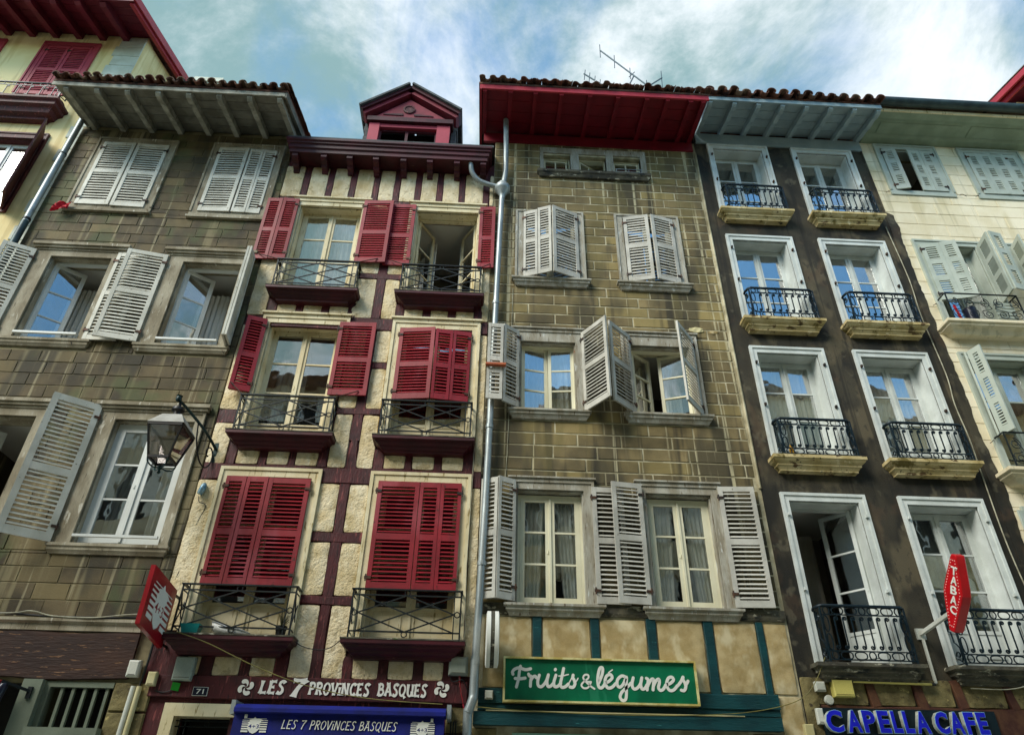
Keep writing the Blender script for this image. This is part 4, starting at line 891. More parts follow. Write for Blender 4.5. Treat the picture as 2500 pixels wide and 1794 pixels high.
add('edge_bead', MB().tube([(4.10,-.012,z) for z in (5.9,8,10,12,13.4)], .022, 6), M['jointC'], hc)
# attic strip of three small lights
mb = MB(); mb.box(.86,.93,-.03,.2,12.6,13.34); mb.box(1.48,1.65,-.03,.2,12.6,13.18); mb.box(2.21,2.36,-.03,.2,12.6,13.18); mb.box(2.92,3.03,-.03,.2,12.6,13.34); mb.box(.93,2.92,-.028,.2,13.18,13.34); add('window_surround', mb, M['woodC'], hc)
ledge(hc, .80, 3.08, 12.595, [(.12,0),(.12,.06),(.09,.09),(.06,.15)], M['stonedark'], 'sill')
casement(hc, (.95,.14), (1.43,.16), 12.64, 13.11, 1, M['pvcC'], stile=.035, cols=2); casement(hc, (1.67,.12), (2.10,.36), 12.64, 13.10, 1, M['pvcC'], stile=.035, cols=2); casement(hc, (2.38,.14), (2.90,.14), 12.64, 13.12, 2, M['pvcC'], stile=.04, cols=2)
for a, b in ((.93,1.48),(1.65,2.21),(2.36,2.92)):
    mb = MB(); mb.box(a,a+.025,.1,.2,12.62,13.14); mb.box(b-.025,b,.1,.2,12.62,13.14); mb.box(a+.025,b-.025,.1,.2,13.11,13.14); mb.box(a+.025,b-.025,.1,.2,12.62,12.64); add('window_frame', mb, M['pvcC'], hc)
mb = MB(); mb.bar((2.38,-.06,12.74),(2.92,-.06,12.74),.014,.014); mb.bar((2.38,-.06,12.66),(2.92,-.06,12.66),.014,.014)
for x in (2.40,2.65,2.90): mb.bar((x,-.06,12.62),(x,-.06,12.74),.012,.012,(0,1,0))
add('window_rail', mb, M['zinc'], hc)
room(hc, .9, 2.95, 12.6, 13.3, depth=1.2)
for k in ('4L','4R','3L','3R','2L','2R'):
    o, i = outC[k], opC[k]
    surround(hc, (o[0],o[1],i[2],o[3]), i, M['woodC'], .03, .2, head=None if k[0] == '4' else (.045,.015,.0)); room(hc, *i)
    ledge(hc, o[0]-.06, o[1]+.07, i[2]-.004, [(.13,0),(.13,.03),(.10,.045),(.10,.08),(.075,.10),(.05,.15)], M['woodC'], 'sill')
T = lambda a, b, z0, z1, **k: louvre(hc, a, b, z0, z1, M['shutC'], **{**dict(rails=(0,.52,1), rail=.085, pitch=.064, sl=.045), **k})
# third floor: ajar
T((.54,-.05),(.79,-.14),9.79,11.40,stile=.045); T((.80,-.145),(1.035,-.24),9.79,11.42,stile=.045,hinge=False); T((1.545,-.05),(1.06,-.25),9.79,11.42)
T((2.43,-.05),(2.88,-.16),9.79,11.38); T((3.37,-.05),(2.93,-.17),9.79,11.38)
# second floor: open
T((.47,-.07),(.215,-.26),7.10,8.58,stile=.05); T((.21,-.27),(-.04,-.28),7.12,8.56,rails=(0,.36,.52,1),stile=.045,hinge=False)
T((1.53,-.06),(1.85,-.57),7.08,8.60,stile=.06); T((2.33,-.05),(1.92,-.45),7.08,8.60,stile=.06); T((3.40,-.05),(3.02,-.54),7.08,8.58,stile=.06)
# first floor: folded back
T((.45,-.06),(.20,-.19),4.14,5.88,stile=.045); T((.195,-.19),(-.04,-.09),4.14,5.86,stile=.045,hinge=False)
T((1.56,-.075),(2.02,-.06),4.13,5.80); T((2.29,-.08),(1.84,-.15),4.13,5.87); T((3.43,-.08),(3.95,-.12),4.13,5.87)
# windows
for x0, x1 in ((.49,1.43),(2.38,3.31)):
    pair(hc, x0, x1, 4.12, 5.72, .13, 3, M['pvcC'], stile=.065, frame=.04)
    curtain(hc, x0+.05, (x0+x1)/2-.06, 4.14, 5.68, .21, 5, gather=.25); curtain(hc, x1-.05, (x0+x1)/2+.08, 4.14, 5.68, .21, 5, gather=.35)
casement(hc, (.53,.14), (.965,.23), 7.11, 8.40, 3, M['pvcC'], stile=.055); casement(hc, (1.40,.14), (.975,.19), 7.11, 8.40, 3, M['pvcC'], stile=.055); curtain(hc, .55,1.38,7.1,8.4,.30,10)
casement(hc, (2.37,.14), (2.74,.43), 7.11, 8.40, 3, M['pvcC'], stile=.055); casement(hc, (3.31,.14), (2.87,.31), 7.11, 8.40, 3, M['pvcC'], stile=.055); curtain(hc,2.4,2.8,7.1,8.4,.62,6); curtain(hc,2.95,3.3,7.1,8.4,.62,6)
for x0, x1 in ((.50,1.42),(2.34,3.34)):
    mb = MB(); mb.box(x0,x0+.03,.1,.2,7.08,8.42); mb.box(x1-.03,x1,.1,.2,7.08,8.42); mb.box(x0+.03,x1-.03,.1,.2,8.39,8.42); mb.box(x0+.03,x1-.03,.1,.2,7.08,7.11); add('window_frame', mb, M['pvcC'], hc)
for x0, x1 in ((.54,1.54),(2.43,3.37)): pair(hc, x0, x1, 9.78, 11.38, .16, 3, M['pvcC'])
# eaves
add('eaves_board', MB().box(-.30,4.06,-.035,.02,13.44,13.70), M['redC'], hc)
for k in range(4):
    ya, yb = .02-k*.285, .02-(k+1)*.285+.008; f = lambda y: 13.80+y*.135
    mb = MB(); mb.add([(-.34,ya,f(ya)),(4.09,ya,f(ya)),(4.09,yb,f(yb)),(-.34,yb,f(yb)),(-.34,ya,f(ya)+.02),(4.09,ya,f(ya)+.02),(4.09,yb,f(yb)+.02),(-.34,yb,f(yb)+.02)], [(0,3,2,1),(4,5,6,7),(0,1,5,4),(1,2,6,5),(2,3,7,6),(3,0,4,7)]); add('soffit_board', mb, M['redC'], hc)
for x in (-.30,.20,.69,1.20,1.76,2.31,2.88,3.29,3.75,4.0):
    mb = MB(); mb.prism([(x-.04,.02,13.71),(x-.04,.02,13.795),(x-.04,-1.10,13.645),(x-.04,-1.10,13.56)], (.08,0,0)); add('rafter', mb, M['redC'], hc)
    add('rafter_end', MB().box(x-.042,x+.042,-1.112,-1.101,13.565,13.65), M['redCedge'], hc)
add('fascia', MB().box(-.36,4.10,-1.15,-1.114,13.60,13.72), M['redCedge'], hc)
mb = MB(); mb.prism([(-.40,-1.15,13.58),(-.40,-1.15,13.74),(-.40,4,15.2),(-.40,4,15.02)], (.04,0,0)); add('rake_board', mb, M['redCedge'], hc)
rc = roof_slab(hc, -.42, 4.12, -1.16, 13.78, .3, 5.5, .055, M['tile']); roof_tiles(rc, -.36, 4.1, -1.26, 13.755, .3, .205, M['tile'], 2, .06, seed=8, flat=.7)
# teal timber band
ledge(hc, CX0, CX1-.02, 4.115, [(.045,0),(.045,.10),(.03,.14)], M['stonedark'], 'string_course')
px = [(.70,.82),(1.465,1.575),(2.205,2.33),(2.965,3.09),(3.675,3.765)]
prev = .06
for a, b in px+[(4.09,4.1)]:
    panel(hc, prev+.008, a-.008, 3.085, 3.95, M['plasterC'], .028, rnd=.015); prev = b
for a, b in px: timber(hc, ((a+b)/2,3.06), ((a+b)/2,3.96), b-a, M['greentimber'], .034, wob=.004)
timber(hc, (.02,2.985), (3.80,2.985), .17, M['greentimber'], .05, 'beam', wob=.006); timber(hc, (.02,2.86), (3.80,2.86), .085, M['greentimber'], .03, 'beam', wob=.004)
add('shop_beam', MB().box(-.03,3.76,-.14,.03,2.655,2.80), M['greentimber'], hc); add('beam_capping', MB().box(.12,3.30,-.15,-.10,2.803,2.815), M['boxbeige'], hc)
add('shop_fascia', MB().box(.45,3.3,-.02,.04,2.30,2.585), M['mint'], hc); add('shop_back', MB().box(.25,3.4,.6,.65,0,2.6), M['darkvoid'], hc)
for i in range(9):
    z0 = 2.64-.3*(i+1); add('pier_stone', block_piece(-.04,.26,z0+.008,z0+.292,0,.02,.01), M['rubble'], hc)
    add('pier_stone', block_piece(3.42,3.80,z0+.008,z0+.292,0,.02,.01), M['rubble'], hc)
panel(hc, 3.80, 4.10, 2.2, 3.06, M['plasterC'], .025)
panel(hc, 3.38, 3.66, 8.74, 8.86, M['boxbeige'], .03, name='broken_render', rnd=.05, cell=.02, rough=.02); panel(hc, 3.70, 3.92, 8.72, 8.80, M['plasterC'], .022, name='broken_render', rnd=.05, cell=.02, rough=.02)
finish_slats(hc)

# ================================================================== dark rendered house
hd = thing('dark_rendered_house', 'charcoal rendered house with white framed windows, ochre ledges and scrolled iron balconies', 'house', (5.9,0,0))
DX0, DX1 = 4.12, 7.70
ZD = {4:(11.66,13.58),3:(9.02,10.97),2:(6.40,8.38),1:(3.47,5.72)}; XD = {'L':(4.49,5.54),'R':(6.27,7.34)}
holD = [(XD[c][0],XD[c][1],ZD[r][0],ZD[r][1]) for c in 'LR' for r in (1,2,3,4)]
wd = wall(hd, DX0, DX1, 0, 14.05, holD+[(4.3,7.5,0,2.55)], M['dark'])
body(hd, DX0+.01, DX1+.06, 14.0, .3, M['dark'])
# ragged edge of the render over the neighbour's ashlar
n = 130; rr = random.Random(5); pts = [(DX1-.01, -.014, 3.2), (DX1-.01, -.014, 14.0)]; x = .1
for k in range(n+1):
    z = 14.0-10.8*k/n; x = min(.17, max(.03, x+rr.uniform(-.03,.03))); amp = .03 if z > 11.9 else 1
    pts.append((DX1+.02+(.05+.6*x)*amp+rr.uniform(0,.012)*amp+(0.03 if z < 11.9 else 0), -.014, z))
mb = MB(); mb.prism(pts, (0,.03,0)); add('ragged_render_edge', mb, M['dark'], hd)
for c in 'LR':
    for r in (1,2,3,4):
        i = (XD[c][0],XD[c][1],ZD[r][0],ZD[r][1]); o = (i[0]-.11,i[1]+.11,i[2],i[3]+.12)
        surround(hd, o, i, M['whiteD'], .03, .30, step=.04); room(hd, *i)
        zt = i[2]-.02; mt = M['ochre'] if r > 1 else M['stonedark']
        ledge(hd, i[0]-.18, i[1]+.20, zt, [(.24,0),(.24,.05),(.228,.058),(.205,.09),(.172,.112),(.165,.115),(.165,.145),(.14,.165),(.122,.195),(.118,.2),(.118,.22)] if r > 1 else [(.24,-.0),(.24,.045),(.20,.06),(.195,.105),(.16,.12),(.15,.165),(.12,.18),(.11,.215)], mt, 'balcony_ledge')
        scroll_railing(hd, i[0]+.03, i[1]+.12, zt+.03, {1:4.17,2:7.03,3:9.67,4:12.33}[r], .17)
        for x_, z_ in ((i[0]-.05,i[3]-.22),(i[1]+.05,i[3]-.22),(i[0]-.05,i[2]+.95),(i[1]+.05,i[2]+.95)):
            add('shutter_pin', MB().box(x_-.014,x_+.014,-.075,-.03,z_-.02,z_+.02), M['whiteD'] if r < 2 else M['steel'], hd)
        yw = .27
        if r == 1 and c == 'L':
            casement(hd, (i[1]-.04,yw-.06), (i[1]-.34,yw+.34), i[2]+.02, i[3]-.03, 3, M['whiteD'], panel=.5); mb = MB(); mb.box(i[0]+.02,i[0]+.05,yw-.05,yw+.03,i[2],i[3]-.02); mb.box(i[1]-.05,i[1]-.02,yw-.05,yw+.03,i[2],i[3]-.02); mb.box(i[0]+.05,i[1]-.05,yw-.05,yw+.03,i[3]-.05,i[3]-.02); add('window_frame', mb, M['whiteD'], hd)
            curtain(hd, i[0]-.1, i[0]+.72, i[2], i[3]-.16, 1.0, 5, material='room')
        elif r == 4 and c == 'L':
            pair(hd, i[0]+.022, i[1]-.022, i[2], i[3]-.03, yw, 3, M['whiteD'], panel=.0)
        else:
            pair(hd, i[0]+.022, i[1]-.022, i[2], i[3]-.03, yw, 3, M['whiteD'], panel=.5 if r == 1 else .3 if r == 2 else .0)
            if r == 2:
                for a, b in ((i[0]+.06,(i[0]+i[1])/2-.03),((i[0]+i[1])/2+.03,i[1]-.06)): curtain(hd, a, b, i[2]+.2, i[3]-.1, yw+.055, 5, .016, gather=.1)
            if r == 1: curtain(hd, i[0]+.05, i[1]-.05, i[2]+.2, i[3]-.1, yw+.16, 9, .012, material='sheer')
# eaves
add('eaves_board', MB().box(4.16,7.72,-.03,.02,13.73,14.03), M['bluegrey'], hd)
for k in range(4):
    ya, yb = .02-k*.235, .02-(k+1)*.235+.010; f = lambda y: 14.14+y*.2
    mb = MB(); mb.add([(4.15,ya,f(ya)),(7.72,ya,f(ya)),(7.72,yb,f(yb)),(4.15,yb,f(yb)),(4.15,ya,f(ya)+.02),(7.72,ya,f(ya)+.02),(7.72,yb,f(yb)+.02),(4.15,yb,f(yb)+.02)], [(0,3,2,1),(4,5,6,7),(0,1,5,4),(1,2,6,5),(2,3,7,6),(3,0,4,7)]); add('soffit_board', mb, M['bluegrey'], hd)
for i in range(8):
    x = 4.19+i*.493; mb = MB(); mb.prism([(x,.02,14.02),(x,.02,14.135),(x,-.92,13.955),(x,-.92,13.86),(x,-.86,13.83),(x,-.74,13.845),(x,-.66,13.885),(x,-.46,13.90),(x,-.40,13.935)], (.085,0,0)); add('rafter', mb, M['bluegrey'], hd)
add('fascia', MB().box(4.14,7.74,-.955,-.925,13.90,14.0), M['bluegrey'], hd)
rd = roof_slab(hd, 4.14, 7.74, -.96, 14.06, .3, 5.5, .05, M['tile']); roof_tiles(rd, 4.20, 7.70, -1.08, 14.02, .3, .25, M['tile'], 2, .095, seed=12, flat=.85)
# strip below the first-floor balconies
prev = 4.16
for a, b in ((4.97,5.08),(5.58,5.70),(6.10,6.22),(6.78,6.88)):
    panel(hd, prev, a-.005, 2.98, 3.30, M['rubble'], .02, -.012); timber(hd, ((a+b)/2-.02,3.30), ((a+b)/2+.03,2.97), b-a, M['rubrick'], .04, 'timber', -.01); prev = b+.005
panel(hd, prev, 7.68, 2.98, 3.30, M['rubble'], .02, -.012)
timber(hd, (4.34,2.82), (7.70,2.82), .30, M['rubrick'], .05, 'shop_beam')
panel(hd, 4.13, 4.33, 2.5, 3.30, M['rubble'], .03, -.01); add('shop_back', MB().box(4.3,7.5,.6,.65,0,2.6), M['darkvoid'], hd)

# ================================================================== cream ashlar house
he = thing('cream_ashlar_house', 'cream ashlar house with sage green shutters, soffit and dark gutter', 'house', (10,0,0))
EX0, EX1 = 7.705, 12.1
ZE_ = {5:(12.56,13.84),4:(9.05,11.06),3:(6.26,8.42),2:(3.4,5.62)}; XE = {'L':(8.12,9.22),'R':(9.94,11.06)}
holE = [(XE[c][0],XE[c][1],ZE_[r][0],ZE_[r][1]) for c in 'LR' for r in (2,3,4,5)]
we = wall(he, EX0, EX1, 0, 14.1, holE, M['jointE'], .004, .33)
body(he, EX0+.08, EX1, 14.05, .3, M['creamstone'])
blocks(we, EX0+.03, EX1, 0.4, 14.02, [(h[0]-.12,h[1]+.12,h[2]-.12,h[3]+.12) for h in holE], .298, (.75,1.15), M['creamstone'], .012, .006, y=.004, seed=21, name='ashlar_block')
for c in 'LR':
    for r in (2,3,4,5):
        i = (XE[c][0],XE[c][1],ZE_[r][0],ZE_[r][1]); o = (i[0]-.12,i[1]+.12,i[2]-.12,i[3]+.12)
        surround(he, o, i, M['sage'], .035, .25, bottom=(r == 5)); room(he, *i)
        if r < 5:
            ledge(he, i[0]-.30, i[1]+.30, i[2], [(.34,0),(.34,.05),(.30,.07),(.30,.10),(.22,.14),(.18,.19),(.16,.21)], M['creamstone'], 'balcony_ledge')
            # railing with loose scrolls
            zt = i[2]+.62; f = -.26; top = MB(); top.tube([(i[0]-.10,0,zt),(i[0]-.10,f,zt),(i[1]+.10,f,zt),(i[1]+.10,0,zt)], .015, 6); rl = add('railing', top, M['iron'], he)
            for x in (i[0]-.10,i[1]+.10): add('post', MB().bar((x,f,i[2]),(x,f,zt),.018,.018,(0,1,0)), M['iron'], rl)
            add('bar', MB().bar((i[0]-.1,f,i[2]+.05),(i[1]+.1,f,i[2]+.05),.014,.014), M['iron'], rl)
            for k in range(5):
                x = lerp(i[0]+.02, i[1]-.02, k/4); sg = 1 if k % 2 else -1
                pp = [(x+q[0]*sg, f, i[2]+q[2]) for q in spiral(0,.42,.10,math.pi*.5,1.6,1)[::-1]+[(-.1,0,.30),(.08,0,.25)]+spiral(0,.17,.095,.3,1.5,-1)]
                add('scroll', MB().tube(smooth_path(pp,2), .007, 5), M['iron'], rl)
        if (c, r) == ('R', 5) or r == 2: pass
        if r in (2,3,4): pair(he, i[0]+.022, i[1]-.022, i[2], i[3]-.03, .2, 3, M['sage'], panel=.25)
U = lambda a, b, z0, z1, **k: louvre(he, a, b, z0, z1, M['sage'], **{**dict(rails=(0,.36,.66,1), rail=.11, stile=.075, pitch=.048, t=.03, sl=.04), **k})
U((8.13,-.04),(8.39,-.10),12.57,13.80); U((9.21,-.04),(8.945,-.045),12.57,13.80); U((8.94,-.045),(8.68,-.05),12.57,13.80,hinge=False)
for k in range(4): a = 9.95+k*.2775; U((a,-.04),(a+.27,-.045-.01*(k in (1,2))),12.57,13.80,hinge=k in (0,3))
U((8.10,-.05),(8.43,-.12),9.68,11.04); U((8.435,-.12),(8.70,-.21),9.68,11.04,hinge=False); U((9.24,-.05),(9.16,-.44),9.68,11.06); U((9.19,-.46),(9.46,-.40),9.68,11.06,hinge=False)
U((9.90,-.05),(9.80,-.42),9.68,11.06); U((11.08,-.05),(11.35,-.1),9.68,11.06)
U((8.08,-.05),(8.02,-.16),6.88,8.46); U((8.06,-.17),(8.13,-.40),6.88,8.46,hinge=False); U((9.24,-.05),(9.5,-.1),6.88,8.46)
for c in 'LR': U((XE[c][0],-.05),(XE[c][0]-.24,-.09),4.05,5.66); U((XE[c][1],-.05),(XE[c][1]+.26,-.09),4.05,5.66)
for x, z in ((7.95,12.5),(9.42,12.5),(9.80,12.5),(7.98,9.6),(8.0,6.85)): hook(he, x, z, -.02, -.1 if x < 9 or x > 9.5 else .09)
for c in 'LR': curtain(he, XE[c][0]+.6, XE[c][1]-.05, 6.5, 8.3, .32, 5, material='room')
# panelled soffit, gutter
mb = MB(); mb.prism([(7.76,.02,14.02),(7.76,.02,14.10),(7.76,-.74,14.20),(7.76,-.74,14.13),(7.76,-.60,14.085),(7.76,-.52,14.11),(7.76,-.22,14.075),(7.76,-.16,14.03)], (4.3,0,0)); add('soffit', mb, M['sagedark'], he)
for a, b in ((8.0,9.75),(9.95,11.7)):
    mb = MB(); mb.add([(a,-.24,14.076),(b,-.24,14.076),(b,-.49,14.106),(a,-.49,14.106),(a,-.24,14.062),(b,-.24,14.062),(b,-.49,14.092),(a,-.49,14.092)], [(0,1,2,3),(4,7,6,5),(0,4,5,1),(1,5,6,2),(2,6,7,3),(3,7,4,0)]); add('soffit_panel', mb, M['sagedark'], he)
add('soffit_edge', MB().box(7.77,12.0,-.76,-.71,14.125,14.19), M['cream'], he)
mb = MB(); lp = []
for x in (7.80,12.1): lp.append([(x,-.86+math.cos(math.pi*j/10)*.105,14.30-math.sin(math.pi*j/10)*.115) for j in range(11)]+[(x,-.86+math.cos(math.pi*j/10)*.095,14.30-math.sin(math.pi*j/10)*.105) for j in range(10,-1,-1)])
mb.loops(lp); add('gutter', mb, M['zincdark'], he, smooth=True)
roof_slab(he, 7.76, 12.1, -.80, 14.34, .3, 5.5, .05, M['tile']); finish_slats(he)

# ================================================================== red-eaved house behind the corner
hf = thing('red_eaved_house', 'house with red painted rake boards showing above the dark gutter', 'house', (14.2,0,0))
wall(hf, 12.35, 16.5, 0, 16.3, [], M['yellow'], .35, .6); body(hf, 12.35, 16.5, 16.3, .24, M['yellow'], 5.5, .602)
roof_slab(hf, 12.02, 16.7, -.75, 16.42, .24, 5.5, .06, M['tile'])
for dx, z0, h in ((0,16.20,.20),(.12,16.10,.20)):
    mb = MB(); mb.prism([(12.02+dx,-.72,z0),(12.02+dx,-.72,z0+h),(12.02+dx,5.5,z0+h+6.22*.24),(12.02+dx,5.5,z0+6.22*.24)], (.05,0,0)); add('rake_board', mb, M['redCedge'], hf)
mb = MB(); mb.prism([(12.2,-.70,16.22),(12.2,-.70,16.24),(12.2,5.5,17.74),(12.2,5.5,17.72)], (4.3,0,0)); add('soffit', mb, M['red_eave'], hf)

# ================================================================== houses across the street (mirrored in the panes)
def opposite(x0, x1, h, lab, wm, sm):
    o = thing('facing_house', lab, 'house', ((x0+x1)/2,-11.7,0), 'houses across the street'); holes = []; nx = max(2, int((x1-x0)/1.9))
    for i in range(nx):
        xc = lerp(x0, x1, (i+.5)/nx)
        for r in range(int(h/2.9)): holes.append((xc-.5, xc+.5, .9+r*2.85, 2.6+r*2.85))
    mb = MB()
    for (a,b,c,d) in cut([(x0,x1,0,h)], holes): mb.box(a,b,-12.0,-11.7,c,d)
    add('wall', mb, M[wm], o)
    for (a,b,c,d) in holes:
        f = MB(); f.box(a,b,-11.93,-11.88,c,c+.06); f.box(a,b,-11.93,-11.88,d-.06,d); f.box(a,a+.06,-11.93,-11.88,c+.06,d-.06); f.box(b-.06,b,-11.93,-11.88,c+.06,d-.06); f.box((a+b)/2-.03,(a+b)/2+.03,-11.93,-11.88,c+.06,d-.06)
        w = add('window', f, M['whitepvc'], o); add('pane', MB().box(a+.06,b-.06,-11.915,-11.905,c+.06,d-.06), M['darkvoid'], w)
        for s in (-1, 1):
            xx = a-.5 if s < 0 else b+.02; add('shutter', MB().box(xx,xx+.48,-11.69,-11.655,c,d), M[sm], o)
    add('roof', MB().prism([(x0-.1,-10.95,h),(x0-.1,-10.95,h+.1),(x0-.1,-16,h+1.6),(x0-.1,-20,h),(x0-.1,-12,h)], (x1-x0+.2,0,0)), M['tile'], o)
opposite(-14,-5.2,14.8,'plain cream house across the street mirrored in the grey house panes','oppwall','shutA')
opposite(-5.15,1.6,14.2,'plain tan house across the street mirrored in the timbered house panes','plasterC','greypost')
opposite(1.65,7.2,13.2,'plain ochre house across the street mirrored in the lower dark house panes','oppwall','shutC')
opposite(7.25,15,15.0,'plain pale house across the street mirrored in the cream house panes','creamstone','sage')
opposite(15.05,25,14.4,'plain stone house across the street mirrored in the rightmost panes','plasterC','shutA')
opposite(-24,-14.05,14.4,'plain buff house across the street mirrored in the leftmost panes','creamstone','greypost')

# ================================================================== things fixed to the walls
# zinc downpipe between the timbered and the tan house
dp = thing('downpipe', 'zinc downpipe with round hopper between half-timbered and tan stone houses', 'downpipe', (0,-.15,0))
hop = [(.02,.20),(.07,.20),(.085,.16),(.10,.15),(.105,.10),(.14,.09),(.15,.05),(.15,.0),(.13,-.03),(.11,-.06),(.075,-.13),(.055,-.16),(.052,-.25)]
add('upper_pipe', MB().tube(smooth_path([(.14,-.40,13.66),(.145,-.38,13.4),(.16,-.24,13.1),(.165,-.17,12.8),(.165,-.15,12.4),(.13,-.15,12.05)],4), .052, 12), M['zinc'], dp, smooth=True)
add('hopper', MB().lathe((.115,-.15,11.88), hop, 20), M['zinc'], dp, smooth=True)
add('main_pipe', MB().tube([(.11,-.15,11.7),(.075,-.15,9.6),(.045,-.15,7.2),(.02,-.15,5.4),(-.01,-.15,4.1),(-.03,-.15,3.4)], .05, 12), M['zinc'], dp, smooth=True)
add('lower_pipe', MB().tube(smooth_path([(-.03,-.15,3.42),(-.035,-.15,3.0),(-.045,-.16,2.92),(-.09,-.16,2.78),(-.095,-.15,2.68),(-.09,-.15,1.2),(-.09,-.15,0)],4), .056, 12), M['zinc'], dp, smooth=True)
add('elbow_pipe', MB().tube(smooth_path([(-.53,-.30,12.62),(-.52,-.28,12.42),(-.48,-.22,12.24),(-.36,-.17,12.10),(-.18,-.15,12.02),(.02,-.15,11.96)],5), .05, 12), M['zinc'], dp, smooth=True)
for z, x in ((9.1,.068),(6.7,.038),(4.6,0.003),(3.35,-.03)):
    add('pipe_collar', MB().lathe((x,-.15,z), [(.05,.03),(.06,.03),(.06,-.03),(.05,-.03)], 14), M['zinc'], dp)
# pipe on the yellow house corner
p2 = thing('downpipe', 'weathered grey downpipe running down the corner beside yellow house', 'downpipe', (-8.4,-.08,0))
add('main_pipe', MB().tube([(-8.36,-.12,13.35),(-8.38,-.10,13.0),(-8.40,-.09,11.0),(-8.40,-.09,9.3)], .055, 12), M['zinc'], p2, smooth=True)
add('lower_pipe', MB().tube([(-8.40,-.09,10.55),(-8.40,-.09,5.0),(-8.40,-.09,0)], .063, 12), M['zincdark'], p2, smooth=True)
for z in (12.35,10.6): add('pipe_collar', MB().lathe((-8.395,-.09,z), [(.055,.02),(.066,.02),(.066,-.02),(.055,-.02)], 14), M['iron'], p2)

# street lantern on its bracket
lt = thing('street_lantern', 'black four-sided street lantern hanging from a scrolled wall bracket', 'street lamp', (-3.98,0,6.0))
cx, cy = -4.31, -.82; zt, zb, a, b = 6.08, 5.64, .225, .135
add('wall_plate', MB().box(-4.015,-3.955,-.03,.0,5.78,6.32), M['lampgreen'], lt)
add('arm', MB().tube(smooth_path([(-3.985,-.03,6.22),(-4.08,-.28,6.36),(-4.24,-.66,6.50),(-4.32,-.86,6.55)],4), .021, 8), M['lampgreen'], lt, smooth=True)
add('finial', MB().lathe((-4.325,-.875,6.55), [(.01,-.03),(.035,-.02),(.045,.01),(.035,.04),(.045,.06),(.01,.075)], 10), M['lampgreen'], lt, smooth=True)
add('scroll_brace', MB().tube(smooth_path([(-4.15,-.46,6.42),(-4.12,-.42,6.15),(-4.07,-.30,5.92),(-4.02,-.16,5.86),(-3.995,-.06,5.98),(-4.0,-.05,6.12),(-4.03,-.10,6.20),(-4.06,-.15,6.15),(-4.05,-.14,6.07),(-4.03,-.11,6.06)],5), .011, 7), M['blackmetal'], lt, smooth=True)
add('hanger', MB().lathe((cx,cy,6.30), [(.02,.25),(.02,.16),(.08,.14),(.09,.10),(.05,.07),(.05,0)], 12), M['blackmetal'], lt, smooth=True)
def sq(h, z): return [(cx-h,cy-h,z),(cx+h,cy-h,z),(cx+h,cy+h,z),(cx-h,cy+h,z)]
add('cap', MB().loops([sq(a+.02,zt+.02), sq(.13,zt+.20), sq(.05,zt+.24)]), M['lampwhite'], lt)
mb = MB()
for h, z in ((a,zt),(b,zb)):
    q = sq(h, z)
    for k in range(4): mb.bar(q[k], q[(k+1) % 4], .026, .034)
qa, qb = sq(a, zt), sq(b, zb)
for k in range(4): mb.bar(qa[k], qb[k], .022, .022, (0,1,0))
add('cage', mb, M['blackmetal'], lt)
for k in range(4):
    p = [Vector(qa[k]), Vector(qa[(k+1) % 4]), Vector(qb[(k+1) % 4]), Vector(qb[k])]; c = sum(p, Vector())/4; nn = (p[1]-p[0]).cross(p[3]-p[0]).normalized()
    add('lantern_pane', MB().prism([c+(v-c)*.97 for v in p], nn*.004), M['lamp_glass'], lt)
add('reflector', MB().loops([sq(a-.03,zt-.012), sq(a-.03,zt-.004)]), M['lampwhite'], lt); add('lamp_head', MB().box(cx-.06,cx+.06,cy-.04,cy+.04,zt-.05,zt-.013), M['boxbeige'], lt)
for sx, sy in ((-1,-1),(1,-1),(1,1),(-1,1)):
    add('foot_scroll', MB().tube(smooth_path([(cx+sx*b,cy+sy*b,zb-.02),(cx+sx*b*.9,cy+sy*b*.9,zb-.08),(cx+sx*b*.5,cy+sy*b*.5,zb-.12),(cx,cy,zb-.10)],4), .010, 6), M['lampgreen'], lt, smooth=True)
add('foot_finial', MB().lathe((cx,cy,zb-.12), [(.008,.05),(.03,.03),(.03,.0),(.012,-.02),(.026,-.05),(.008,-.075)], 10), M['lampgreen'], lt, smooth=True)

